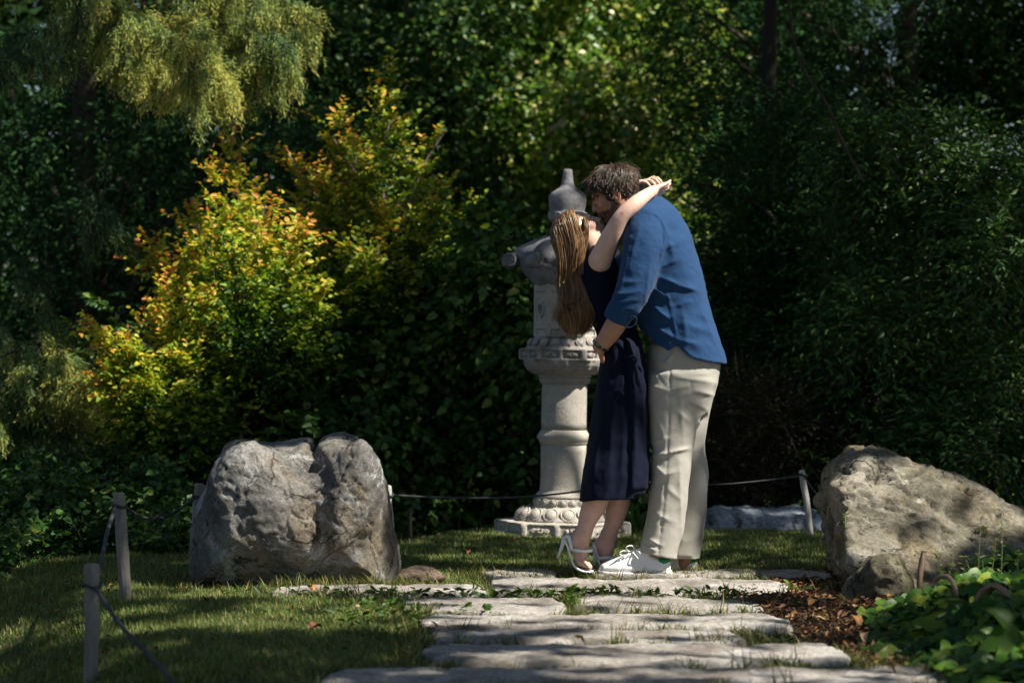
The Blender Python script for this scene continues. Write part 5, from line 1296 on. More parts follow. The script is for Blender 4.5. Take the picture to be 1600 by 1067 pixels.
# golden weeping cypress, boughs hanging in from the top left
def cypress(name, label, trunk, boughs, seed, tint_top, mat=CYP, n=820, seg=13, leafL=.036, r0=.12):
    r = np.random.default_rng(seed); e = empty(name, trunk[0], label, 'conifer'); Pp, Dd, Nn, Tt, tw = [], [], [], [], []
    for c, rad, w, tn in boughs:
        for sb in range(max(3, int(11*w))):
            v0 = rand_dir(1, r)[0]; c2 = c+np.asarray(rad)*np.clip(r.normal(size=3)*.52, -1.25, 1.25); ax = unit(np.array([.25+.5*r.normal(), -.2+.5*r.normal(), -.15+.25*r.normal()])); m = int(n/11*(.6+.8*r.random())); tj = tn+.16*r.normal()
            s_ = r.random((m, 1)); p0 = c2+ax*(s_-.3)*.30+.018*r.normal(size=(m, 3))+np.array([0, 0, -.10])*s_**2; d = unit(ax*.55+rand_dir(m, r)*.55+np.array([0, 0, -.75]))
            L = (.07+.11*r.random(m))*(1.15-.5*s_[:, 0]); t = np.linspace(0, 1, seg); pth = p0[:, None]+d[:, None]*(L[:, None]*t)[..., None]+np.array([0, 0, -1.0])*(.5*L[:, None]*t**2)[..., None]
            tg = unit(d[:, None]+np.array([0, 0, -.9])*t[None, :, None]); Pp.append(pth.reshape(-1, 3)); Dd.append((tg+.60*r.normal(size=(m, seg, 3))).reshape(-1, 3)); Nn.append(r.normal(size=(m*seg, 3)))
            Tt.append((tj+.08*r.normal(size=(m, 1))+.35*(t[None]-.4)).ravel()); tw.append(pth[::3, ::4])
    Pp, Dd, Nn = map(np.concatenate, (Pp, Dd, Nn)); V, F = leaves(Pp, Dd, Nn, leafL*(.7+.6*r.random(len(Pp))), .0050, .1, .1, True)
    wobj('crown', V, F, mat, e, True, {'tint': np.clip(np.repeat(np.concatenate(Tt), 4), 0, 1)})
    tp = smooth_path(trunk, 20); W = [tube(tp, np.linspace(r0, r0*.5, 20), 12)]
    for i, b in enumerate(boughs):
        k = int(np.clip(np.argmin(np.abs(tp[:, 2]-b[0][2]))-1+r.integers(-2, 2), 0, 19)); k = 15+i % 4; W.append(limb(tp[k] if b[0][2] > 2 else tp[2], b[0], .014, .005, seed+i, .15)) if b[0][2] > 2.4 or i % 3 == 0 else None
    q = np.concatenate(tw); W.append(tubes(q, np.full(q.shape[:2], .0022), 3)); V, F = join(W); wobj('trunk', V, F, BARKD, e)
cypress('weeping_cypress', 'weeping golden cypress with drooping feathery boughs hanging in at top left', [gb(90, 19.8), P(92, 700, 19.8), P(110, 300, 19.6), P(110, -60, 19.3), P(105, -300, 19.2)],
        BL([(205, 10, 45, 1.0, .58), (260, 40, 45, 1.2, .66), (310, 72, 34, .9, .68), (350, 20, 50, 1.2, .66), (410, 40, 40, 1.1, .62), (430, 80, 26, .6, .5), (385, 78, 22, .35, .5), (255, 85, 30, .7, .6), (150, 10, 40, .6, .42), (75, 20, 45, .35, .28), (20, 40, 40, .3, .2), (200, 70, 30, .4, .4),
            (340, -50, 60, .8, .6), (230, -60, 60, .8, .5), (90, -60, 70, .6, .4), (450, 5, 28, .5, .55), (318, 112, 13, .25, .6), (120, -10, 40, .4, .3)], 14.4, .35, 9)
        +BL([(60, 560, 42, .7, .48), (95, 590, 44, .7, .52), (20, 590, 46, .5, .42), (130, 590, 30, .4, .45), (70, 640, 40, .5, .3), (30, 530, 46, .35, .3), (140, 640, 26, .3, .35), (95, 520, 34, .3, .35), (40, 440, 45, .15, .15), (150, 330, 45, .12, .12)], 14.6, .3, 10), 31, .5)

# dark conifers and the centre tree
def scatter(x0, x1, y0, y1, n, r0, r1, seed, w=1.0, tint=.3):
    r = np.random.default_rng(seed); out = []
    nx = max(1, int(round(math.sqrt(n*(x1-x0)/(y1-y0))))); ny = max(1, int(round(n/nx)))
    for i in range(nx):
        for j in range(ny):
            rp = r0+(r1-r0)*r.random(); out.append((x0+(i+.5+.5*r.normal()*.6)*(x1-x0)/nx, y0+(j+.5+.5*r.normal()*.6)*(y1-y0)/ny, rp, w*(.5+r.random()), tint))
    return out
plant('centre_tree', 'tree', 'bright green tree with speckled sunlit leaves behind lantern and couple', [gb(835, 22.5), P(838, 500, 22.5), P(845, 150, 22.5), P(860, -250, 22.5)], BL(scatter(700, 1060, -40, 420, 34, 50, 80, 41), 22, .6, 1), FAR, BARK, 41,
      per=150, K=8, L=.42, leafL=.088, leafW=.066, r0=.13, up=.1, droop=.35, flat=.5, ntw=200)
plant('understorey_tree', 'tree', 'mid green tree left of the speckled centre tree, above the orange shrub', [gb(640, 20.5), P(632, 400, 20.5), P(640, -100, 20.5)], BL(scatter(480, 760, -30, 330, 20, 45, 70, 42), 20.5, .6, 2), GREEN, BARK, 42,
      per=110, K=8, L=.40, leafL=.075, leafW=.052, r0=.09, up=.1, droop=.35, flat=.5, ntw=200)
plant('yew_tree', 'conifer', 'dark green yew with level sprays right of the man', [gb(1185, 18.2), P(1190, 500, 18.2), P(1200, 150, 18.2), P(1210, -150, 18.2)], BL(scatter(1080, 1340, 180, 640, 30, 45, 70, 43), 17.3, .6, 3), YEW, BARKD, 43,
      per=150, K=12, L=.34, leafL=.050, leafW=.014, r0=.13, up=.0, droop=.2, flat=1.2, ntw=300)
plant('slender_leaved_tree', 'tree', 'dense tree with slender green leaves down the right edge', [gb(1560, 15.6), P(1545, 600, 15.6), P(1530, 350, 15.6)], BL(scatter(1300, 1680, 190, 800, 44, 45, 75, 44), 15.3, .5, 4), WILLOWY, BARKR, 44,
      per=150, K=9, L=.30, leafL=.060, leafW=.020, r0=.06, up=.25, droop=.35, flat=.6, ntw=400)
plant('tall_conifer', 'conifer', 'tall dark conifer behind the right side, its trunk showing at the top', [gb(1415, 19.5), P(1412, 400, 19.5), P(1418, 100, 19.5), P(1420, -300, 19.4)], BL(scatter(1030, 1480, -60, 240, 26, 50, 80, 45), 19.8, .5, 5), YEW, BARK, 45,
      per=130, K=10, L=.42, leafL=.055, leafW=.018, r0=.17, up=.0, droop=.3, flat=1.0, ntw=300)
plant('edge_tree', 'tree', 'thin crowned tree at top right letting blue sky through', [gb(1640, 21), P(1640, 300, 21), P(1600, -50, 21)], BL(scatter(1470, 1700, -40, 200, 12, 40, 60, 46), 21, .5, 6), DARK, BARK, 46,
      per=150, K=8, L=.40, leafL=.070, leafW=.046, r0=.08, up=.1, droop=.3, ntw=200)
plant('left_fir', 'conifer', 'deep dark conifer behind the cypress on the left', [gb(130, 18.5), P(135, 500, 18.5), P(130, 0, 18.5), P(130, -300, 18.5)], BL(scatter(-60, 460, 120, 720, 40, 55, 90, 47), 18.6, .6, 7), YEW, BARK, 47,
      per=110, K=10, L=.42, leafL=.06, leafW=.02, r0=.16, up=-.1, droop=.5, flat=.8, ntw=300)
plant('low_scrub', 'bush', 'dark brownish scrub behind the pale post', [gb(1230, 15.2), P(1230, 800, 15.2), P(1230, 700, 15.2)], BL(scatter(1090, 1380, 600, 830, 16, 40, 60, 48), 15.0, .3, 8), SCRUB, BARK, 48,
      per=170, K=9, L=.26, leafL=.030, leafW=.010, r0=.02, up=.5, droop=.15, ntw=1500, twigr=.003)
for i, (x, y, rp, d, mt, lb) in enumerate([(60, 800, 70, 12.6, GREEN, 'low leafy bush at the left edge behind the lawn'), (150, 770, 60, 13.2, DARK, 'dark bush behind the two left posts'), (235, 790, 55, 12.9, GREEN, 'green bush between the lawn-edge post and the boulder'),
                                         (30, 880, 55, 11.6, GREEN, 'yellowish low plant just beyond the lawn at far left'), (120, 870, 45, 11.8, DARK, 'small dark plant below the rope at the left'), (255, 850, 40, 11.9, GREEN, 'small bright-leaved plant beside the left side of the boulder')]):
    bl = BL([(x, y, rp), (x-rp*.7, y+rp*.4, rp*.7), (x+rp*.7, y+rp*.4, rp*.7), (x, y+rp*.8, rp*.8), (x+rp*.3, y-rp*.5, rp*.6)], d, .15, i)
    plant('bush', 'bush', lb, [gb(x, d), P(x, y, d)], bl, mt, BARK, 60+i, per=110, K=7, L=.2, leafL=.05, leafW=.034, r0=.014, up=.2, droop=.3, simple=False, ntw=60, group='low bushes beyond the lawn on the left')

# a far wood that closes the view; each tree its own crown
def far_tree(k, x, y, h, w, mat, seed, label, share=None):
    if share is None:
        r = np.random.default_rng(seed); bl = []
        for i in range(24): a = r.random()*6.28; q = math.sqrt(r.random()); z = h*(.05+.95*(i+.5)/24); rr_ = w*(.35+.65*math.sin(math.pi*min(1, .15+.85*z/h))); bl.append((np.array([x+math.cos(a)*q*rr_*.8, y+math.sin(a)*q*rr_*.5, z]), (w*.38, w*.38, w*.34), 1, .3))
        return plant('forest_tree', 'tree', label, [np.array([x, y, float(ground_z(x, y))-.1]), np.array([x+.05*w, y, h*.4]), np.array([x, y, h*.9])], bl, mat, BARK, seed, per=95, K=7, L=.8, leafL=.19, leafW=.14, r0=.2, up=.1, droop=.3, ntw=0, group='trees of the far wood')
    c = share.copy(); COL.objects.link(c); c.location = (x, y, float(ground_z(x, y))-.1); c['label'] = label; c.rotation_euler = (0, 0, seed*.9)
    for ch in share.children: q = ch.copy(); COL.objects.link(q); q.parent = c
    return c
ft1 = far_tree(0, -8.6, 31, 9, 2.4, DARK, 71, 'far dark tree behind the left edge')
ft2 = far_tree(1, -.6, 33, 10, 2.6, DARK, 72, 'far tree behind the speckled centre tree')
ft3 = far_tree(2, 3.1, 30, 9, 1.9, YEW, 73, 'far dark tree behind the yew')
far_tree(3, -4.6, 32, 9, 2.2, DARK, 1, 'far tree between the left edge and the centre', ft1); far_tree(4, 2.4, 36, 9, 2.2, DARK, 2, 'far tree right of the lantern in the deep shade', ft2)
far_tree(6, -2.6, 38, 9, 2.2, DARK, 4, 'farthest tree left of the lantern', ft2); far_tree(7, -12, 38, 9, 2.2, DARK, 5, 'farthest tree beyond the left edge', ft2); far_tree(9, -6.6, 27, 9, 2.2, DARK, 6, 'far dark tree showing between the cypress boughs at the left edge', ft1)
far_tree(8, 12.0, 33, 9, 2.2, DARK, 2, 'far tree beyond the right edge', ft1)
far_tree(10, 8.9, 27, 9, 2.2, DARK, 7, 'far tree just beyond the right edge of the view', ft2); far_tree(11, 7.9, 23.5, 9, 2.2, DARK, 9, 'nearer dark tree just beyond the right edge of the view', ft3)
for i, (x, y) in enumerate([(-11, 24), (-5.5, 27), (-1.8, 26.5), (2.2, 25), (5.8, 26.5)]):
    bl = []; r = np.random.default_rng(90+i)
    for k in range(14): bl.append((np.array([x+r.uniform(-2.2, 2.2), y+r.uniform(-.8, .8), r.uniform(-.8, 2.2)]), (.9, .7, .7), 1, .2))
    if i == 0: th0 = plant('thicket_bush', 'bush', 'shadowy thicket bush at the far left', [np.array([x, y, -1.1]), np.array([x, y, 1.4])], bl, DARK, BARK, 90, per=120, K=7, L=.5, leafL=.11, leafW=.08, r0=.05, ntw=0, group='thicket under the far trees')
    else:
        c = th0.copy(); COL.objects.link(c); c.location = (x, y, -1.1); c.rotation_euler = (0, 0, i*3.14+.2*i); c['label'] = ['', 'shadowy thicket bush left of the golden shrub', 'shadowy thicket bush behind the lantern', 'shadowy thicket bush behind the couple', 'shadowy thicket bush behind the right boulder'][i]
        for ch in th0.children: q = ch.copy(); COL.objects.link(q); q.parent = c
# bare hanging branch at the upper right
V, F = tube(smooth_path([P(1228, -40, 14.2), P(1240, 60, 14.2), P(1262, 120, 14.2), P(1290, 160, 14.2), P(1318, 225, 14.2), P(1350, 285, 14.2)], 40), np.linspace(.007, .010, 40), 7)
V2, F2 = tube(smooth_path([P(1242, 28, 14.2), P(1262, 40, 14.2), P(1285, 62, 14.1)], 10), .004, 5); V, F = join([(V, F), (V2, F2)])
tag(wobj('bare_branch', V, F, BARK), 'thin bare grey branch hanging diagonally at upper right', 'branch')

# ---------------------------------------------------------------- unseen overhead trees added for shade, gaps cut along the sun's rays
LIT_ZONES = [(P(965, 300, 10.5), .30, 0), (P(1045, 400, 10.6), .30, .03), (P(1060, 540, 10.6), .28, .05), (P(1050, 690, 10.5), .30, 0), (P(1040, 850, 10.5), .26, 0), (P(1000, 895, 10.4), .30, 0), (P(930, 380, 10.6), .28, 0), (P(975, 650, 10.6), .25, 0), (P(1000, 290, 10.5), .25, 0),
         (P(890, 660, 13), .26, .0), (P(885, 760, 13), .30, 0), (P(870, 815, 12.9), .38, 0), (P(880, 560, 13), .18, .15), (P(845, 380, 13), .2, .12), (P(887, 310, 13), .12, .25), (P(1380, 880, 9.5), .16, .1),
         (P(420, 720, 10.1), .24, .08), (P(550, 730, 10.1), .28, .03), (P(530, 850, 10.1), .28, .15), (P(420, 830, 10.1), .2, .35), (P(1380, 740, 10.2), .30, .0), (P(1480, 765, 10.2), .30, .08), (P(1560, 800, 10.2), .25, .25), (P(1420, 820, 9.9), .2, .3), (P(1350, 850, 9.9), .16, .3),
         (P(600, 915, 10), .32, .03), (P(500, 918, 10), .25, .03), (P(760, 915, 10), .34, .04), (P(950, 915, 10), .38, .03), (P(1130, 910, 10), .38, .03), (P(720, 945, 9.2), .28, .10), (P(850, 945, 9.2), .34, .06), (P(1050, 945, 9.2), .38, .04), (P(900, 968, 8.7), .34, .06), (P(1050, 968, 8.7), .3, .08), (P(1170, 968, 8.7), .34, .05), (P(1000, 990, 8.3), .34, .10), (P(1230, 1020, 7.9), .30, .08), (P(1100, 1020, 7.9), .22, .25), (P(1380, 1052, 7.3), .25, .15), (P(900, 1020, 7.8), .25, .35), (P(1050, 1055, 7.3), .25, .35), (P(1200, 1055, 7.3), .2, .25),
         (P(700, 875, 11.3), .25, .3), (P(660, 880, 11.0), .2, .2), (P(1100, 829, 12.95), .16, .3), (P(1200, 829, 12.95), .14, .3), (P(740, 832, 12.9), .2, .3), (P(420, 968, 8.7), .30, .02), (P(540, 945, 9.2), .34, .04), (P(460, 925, 9.8), .30, .05), (P(280, 905, 9.8), .24, .08), (P(350, 975, 8.7), .24, .05), (P(250, 965, 8.8), .22, .12), (P(620, 965, 8.8), .26, .12), (P(180, 945, 9.2), .2, .25), (P(700, 890, 10.7), .30, .03), (P(640, 868, 11.4), .25, .05), (P(100, 960, 9.0), .2, .6), (P(1250, 900, 10), .12, .4), (P(1280, 960, 8.9), .2, .45),
         (P(360, 300, 14.5), .6, .0), (P(300, 420, 14.5), .6, .0), (P(430, 430, 14.5), .5, .1), (P(230, 560, 14.1), .55, .0), (P(180, 620, 13.9), .4, .1), (P(300, 620, 14.6), .35, .4), (P(520, 400, 14.8), .3, .4), (P(560, 240, 15.4), .45, .25), (P(600, 330, 15.4), .45, .5), (P(690, 400, 15.2), .25, .6), (P(520, 300, 15.4), .35, .3),
         (P(310, 60, 14.4), .7, .03), (P(400, 40, 14.4), .55, .05), (P(220, 40, 14.4), .5, .15), (P(90, 590, 14.5), .4, .6), (P(900, 130, 22), 1.4, .04), (P(960, 250, 22), 1.2, .05), (P(850, 230, 22), 1.1, .08), (P(1000, 100, 22), .8, .2), (P(770, 60, 20.5), .9, .35), (P(660, 60, 20.5), .6, .45), (P(760, 250, 21), .7, .3), (P(900, 350, 22), .8, .3),
         (P(1520, 230, 15.2), .6, .35), (P(1380, 260, 15.2), .4, .6), (P(1400, 470, 15.2), .5, .65), (P(1550, 500, 15.2), .6, .75), (P(1300, 60, 19.5), .45, .2), (P(1100, 60, 19.5), .5, .35), (P(1190, 430, 18), .45, .4), (P(1240, 430, 22), .7, .15), (P(1150, 250, 17.5), .6, .6), (P(1280, 330, 17.5), .5, .6), (P(1560, 720, 15.2), .35, .5), (P(100, 800, 12), .5, .5), (P(240, 760, 13), .4, .5), (P(20, 200, 18), .5, .2), (P(60, 900, 11.6), .3, .5), (P(620, 700, 15), .4, .75), (P(740, 560, 15), .4, .7), (P(440, 130, 19), .4, .4),
         (P(1480, 930, 8.9), .22, .2), (P(1560, 900, 9.0), .3, .25), (P(1420, 1000, 8.1), .15, .4), (P(1570, 1020, 7.6), .18, .3), (P(1300, 930, 9.6), .15, .6), (P(1440, 890, 9.4), .12, .2), (P(1265, 780, 12.9), .15, .1), (P(1200, 815, 14.1), .35, .7), (P(850, 590, 15.5), .3, .6), (P(790, 490, 15.2), .3, .75), (P(620, 560, 15), .3, .8)]
def overhead():
    r = np.random.default_rng(501)
    trees = [((8.2, 2.2), 7.6, 3.4, 'broad added shade tree standing outside the picture to the right'), ((10.0, 9.5), 8.2, 3.8, 'second added shade tree outside the picture, beyond the first'), ((8.8, 16.5), 8.6, 4.0, 'third added shade tree outside the picture, level with the far shrubs'),
             ((3.2, -3.0), 7.2, 3.6, 'added shade tree behind the camera'), ((-3.6, 3.0), 7.4, 3.2, 'added shade tree outside the picture to the left'), ((13.5, 21.0), 9.5, 4.2, 'farthest added shade tree outside the picture to the right'), ((14.6, 13.0), 8.5, 3.8, 'outermost added shade tree to the right')]
    # crown volume: a rolling layer of leaf sprays over the whole garden, each spray belonging to its nearest tree
    m = 26000; cc = np.stack([r.uniform(-5, 15, m), r.uniform(-5, 24, m), 0*np.arange(m)], 1); cc[:, 2] = 6.6+2.6*r.random(m)+.9*vnoise(cc*.35, 7)
    g = cc-SDIR*((cc[:, 2]-1.0)/SDIR[2])[:, None]
    okk = (g[:, 0] > -5.5) & (g[:, 0] < 6.5) & (g[:, 1] > 1) & (g[:, 1] < 24)
    up_ = cc[:, 2]-(CAMZ+cc[:, 1]*.16); okk &= up_ > .8
    cc = cc[okk]; n = len(cc)
    k = 5; pos = (cc[:, None]+r.normal(size=(n, k, 3))*.17).reshape(-1, 3); u = r.random(len(pos)); keep = np.ones(len(pos), bool)
    for c, rad, kp in LIT_ZONES:  # drop leaves standing between the sun and a spot meant to be lit
        d = pos-c; t = d@SDIR; dist = np.linalg.norm(d-t[:, None]*SDIR, axis=1)+.10*rad*vnoise(pos*3.1, 3); keep &= ~((t > 2.0) & (dist < rad) & (u > kp))
    pos = pos[keep]; pos = pos[pos[:, 2] > CAMZ+pos[:, 1]*.155+.4]
    near = np.array([[np.hypot(pos[:, 0]-t[0][0], pos[:, 1]-t[0][1])] for t in trees])[:, 0].argmin(0)
    for i, (b, h, w, lb) in enumerate(trees):
        q = pos[near == i]
        if len(q) < 50: continue
        e = empty('added_shade_tree', (b[0], b[1], float(ground_z(*b))-.1), lb, 'tree', 'unseen shade trees added round the garden')
        V, F = leaves(q, rand_dir(len(q), r), r.normal(size=(len(q), 3))+[0, 0, .8]+SDIR, .17+.08*r.random(len(q)), .13+.05*r.random(len(q)), .1, .1, True)
        wobj('crown', V, F, GREEN, e)
        base = np.array([b[0], b[1], -.2]); top = np.array([b[0], b[1], h]); W = [tube(smooth_path([base, base+[.1, 0, h*.4], top], 14), np.linspace(.26, .10, 14), 10)]
        for s in range(14):
            tgt = q[r.integers(len(q))]; W.append(limb(base+[0, 0, h*(.55+.4*r.random())], tgt, .07, .015, 900+i*20+s, .05))
        V, F = join(W); wobj('trunk', V, F, BARK, e)
overhead()
# ================================================================ GRASS, LITTER, GROUND PLANTS
GRASS = leaf_mat('grass_blade', [(0, (.05, .10, .020)), (.5, (.10, .175, .032)), (.8, (.18, .235, .055)), (.93, (.30, .27, .10)), (1, (.38, .31, .16))], .30, .5, .3)
TUFT = leaf_mat('tuft_blade', [(0, (.035, .06, .012)), (.5, (.075, .11, .02)), (.8, (.17, .18, .04)), (1, (.34, .27, .12))], .30, .5, .3)
def blades(n, rad, h, w, seed, lean=.5, segs=3):
    r = np.random.default_rng(seed); a = r.random(n)*6.28; q = np.sqrt(r.random(n))*rad
    p = np.stack([np.cos(a)*q, np.sin(a)*q, 0*a-.006], 1); b = r.random(n)*6.28; d = np.stack([np.cos(b), np.sin(b), 0*b], 1); s = np.stack([-np.sin(b), np.cos(b), 0*b], 1)
    H = h*(.5+.7*r.random(n)); ln = lean*(.3+r.random(n)); V = []
    for i in range(segs+1):
        t = i/segs; c = p+np.array([0, 0, 1])*(H*(t-.25*ln*t*t))[:, None]+d*(H*ln*t**1.8)[:, None]; ww = w*(1-t**1.6)*.5+.0002
        V += [c-s*ww, c+s*ww]
    V = np.stack(V, 1).reshape(-1, 3); m = 2*(segs+1); k = np.arange(n)[:, None]*m; F = np.concatenate([k+np.array([[2*i, 2*i+1, 2*i+3, 2*i+2]]) for i in range(segs)])
    return V, F
def scatter_gn(name, pts, rotz, scale, protos, mat, tilt=None, seed=0):
    """one object whose points carry copies of a few small clump meshes"""
    col = bpy.data.collections.new(name+'_clumps')
    for i, (V, F) in enumerate(protos):
        o = bpy.data.objects.new('%s_clump' % name, mesh(name+'_clump', V, F, mat)); col.objects.link(o)
    me = bpy.data.meshes.new(name); me.vertices.add(len(pts)); me.vertices.foreach_set('co', np.asarray(pts, np.float32).ravel())
    r = np.random.default_rng(seed); rot = np.zeros((len(pts), 3), np.float32); rot[:, 2] = rotz
    if tilt is not None: rot[:, 0] = tilt*r.normal(size=len(pts)); rot[:, 1] = tilt*r.normal(size=len(pts))
    a = me.attributes.new('rot', 'FLOAT_VECTOR', 'POINT'); a.data.foreach_set('vector', rot.ravel())
    a = me.attributes.new('scl', 'FLOAT', 'POINT'); a.data.foreach_set('value', np.asarray(scale, np.float32))
    a = me.attributes.new('pick', 'INT', 'POINT'); a.data.foreach_set('value', r.integers(0, len(protos), len(pts)).astype(np.int32))
    o = bpy.data.objects.new(name, me); COL.objects.link(o)
    ng = bpy.data.node_groups.new(name+'_scatter', 'GeometryNodeTree')
    ng.interface.new_socket('Geometry', in_out='INPUT', socket_type='NodeSocketGeometry'); ng.interface.new_socket('Geometry', in_out='OUTPUT', socket_type='NodeSocketGeometry')
    n = ng.nodes; l = ng.links; gi = n.new('NodeGroupInput'); go = n.new('NodeGroupOutput'); ip = n.new('GeometryNodeInstanceOnPoints'); ci = n.new('GeometryNodeCollectionInfo')
    ci.inputs['Collection'].default_value = col; ci.inputs['Separate Children'].default_value = True; ci.inputs['Reset Children'].default_value = True
    def na(nm, ty): q = n.new('GeometryNodeInputNamedAttribute'); q.data_type = ty; q.inputs['Name'].default_value = nm; return q.outputs['Attribute']
    l.new(gi.outputs[0], ip.inputs['Points']); l.new(ci.outputs[0], ip.inputs['Instance']); ip.inputs['Pick Instance'].default_value = True
    l.new(na('pick', 'INT'), ip.inputs['Instance Index']); l.new(na('rot', 'FLOAT_VECTOR'), ip.inputs['Rotation']); l.new(na('scl', 'FLOAT'), ip.inputs['Scale'])
    l.new(ip.outputs[0], go.inputs[0]); md = o.modifiers.new('scatter', 'NODES'); md.node_group = ng
    return tag(o, kind='stuff')
def foot_clear(x, y):
    """false where a boulder or the lantern stands"""
    b = ((x+.90)/.40)**2+((y-10.42)/.36)**2 < 1; b |= (x > 1.42) & (y > 9.85) & (y < 10.8); b |= ((x-1.47)/.12)**2+((y-9.55)/.12)**2 < 1; b |= ((x-LX)**2+(y-LY)**2) < .32**2
    return ~b
def lawn():
    r = np.random.default_rng(5); n = 60000; x = r.uniform(-3.3, 2.6, n); y = r.uniform(6.3, 14.0, n)
    vis = np.abs(x) < y*.2117*1.25+.1; sm = soil_mask(x, y); z = ground_z(x, y)
    keep = vis & ~on_slab(x, y, -.025) & (r.random(n) > sm*.97) & foot_clear(x, y) & (z > -.9)
    gapz = on_slab(x, y, .09); keep &= ~(gapz & (r.random(n) < .55))
    dens = .45+.55*sstep(-.25, .35, fbm(np.stack([x, y, 0*x], -1), 2.2, 3, 3)); keep &= r.random(n) < (.62+.38*dens)*np.where(y > 11, .8, 1)
    x, y, z = x[keep], y[keep], z[keep]
    sc = (.55+.5*r.random(len(x)))*(.62+.45*dens[keep])*np.where(gapz[keep], .75, 1)
    scatter_gn('lawn_grass', np.stack([x, y, z], 1), r.random(len(x))*6.28, sc, [blades(26, .075, .040, .0034, 200+i, .7) for i in range(6)], GRASS, .08, 1)
lawn()
def tufts():
    """taller ragged grass in the joints and along the slab edges"""
    r = np.random.default_rng(6); P_ = []; S = []
    for k, (x0, x1, y0, y1) in enumerate(RECTS):
        L = x1-x0
        for yy, dn in ((y0+.008, 75), (y1-.012, 45)):
            m = int(L*dn); x = r.uniform(x0-.04, x1+.02, m); y = yy+.022*r.normal(size=m)
            f = fbm(np.stack([x, y, 0*x+k], -1), 3.2, 2, 7) > -.12; x, y = x[f], y[f]
            ok = ~on_slab(x, y, -.036) & (r.random(len(x)) > soil_mask(x, y)*.92); x, y = x[ok], y[ok]
            P_.append(np.stack([x, y, ground_z(x, y)+.004], 1)); S.append(.5+.95*r.random(len(x))**2)
        m = int(y1*2+8); 
        for xx, sg in ((x0, -1), (x1, 1)):
            y = r.uniform(y0, y1, m); x = xx+sg*.02+.03*r.normal(size=m); ok = (~on_slab(x, y, -.01)) & (soil_mask(x, y) < .5); x, y = x[ok], y[ok]
            P_.append(np.stack([x, y, ground_z(x, y)], 1)); S.append(.6+.7*r.random(len(x)))
    # ragged grass round the feet and the foot of the boulders
    for cx, cy, rx, ry, m, s0 in ((.30, 10.55, .55, .10, 60, .7), (.75, 10.62, .30, .08, 34, .8), (-.90, 10.02, .48, .05, 90, .9), (1.35, 9.98, .12, .12, 30, 1.0), (.95, 10.35, .28, .05, 30, .7), (1.42, 9.45, .18, .06, 30, .8), (-1.38, 10.2, .08, .25, 40, 1.0), (-.45, 10.15, .14, .10, 40, .9)):
        x = cx+rx*r.uniform(-1, 1, m); y = cy+ry*r.uniform(-1, 1, m); P_.append(np.stack([x, y, np.where(on_slab(x, y), -.012, ground_z(x, y))], 1)); S.append(s0*(.6+.6*r.random(m)))
    P_ = np.concatenate(P_); S = np.concatenate(S); scatter_gn('ragged_grass', P_, r.random(len(P_))*6.28, S, [blades(13, .030, .062, .0040, 300+i, .9, 4) for i in range(6)], TUFT, .2, 2)
tufts()
def clover():
    """small flat-leaved weeds in the turf left of the path and in the joints"""
    r = np.random.default_rng(8); pts = []
    for cx, cy, rx, ry, m in ((-.45, 9.75, .45, .12, 420), (-.30, 9.2, .22, .2, 200), (-.12, 9.45, .12, .05, 120), (.22, 9.65, .35, .03, 120), (.25, 9.45, .04, .18, 100), (-.35, 8.8, .35, .3, 160), (.7, 9.62, .3, .03, 70), (1.1, 9.9, .1, .1, 40)):
        x = cx+rx*r.normal(size=m)*.6; y = cy+ry*r.normal(size=m)*.6; ok = ~on_slab(x, y, -.01); pts.append(np.stack([x, y, ground_z(x, y)+.012+.03*r.random(m)], 1)[ok])
    p = np.concatenate(pts); n = len(p); V, F = leaves(p, np.stack([r.normal(size=n), r.normal(size=n), .5+0*p[:, 0]], 1), np.stack([.4*r.normal(size=n), .4*r.normal(size=n), 1+0*p[:, 0]], 1), .028+.014*r.random(n), .018+.008*r.random(n), .2, .2)
    tag(wobj('clover', V, F, leaf_mat('clover_leaf', [(0, (.03, .07, .015)), (.6, (.06, .13, .02)), (1, (.14, .20, .04))], .3, .5, .3)), kind='stuff')
clover()

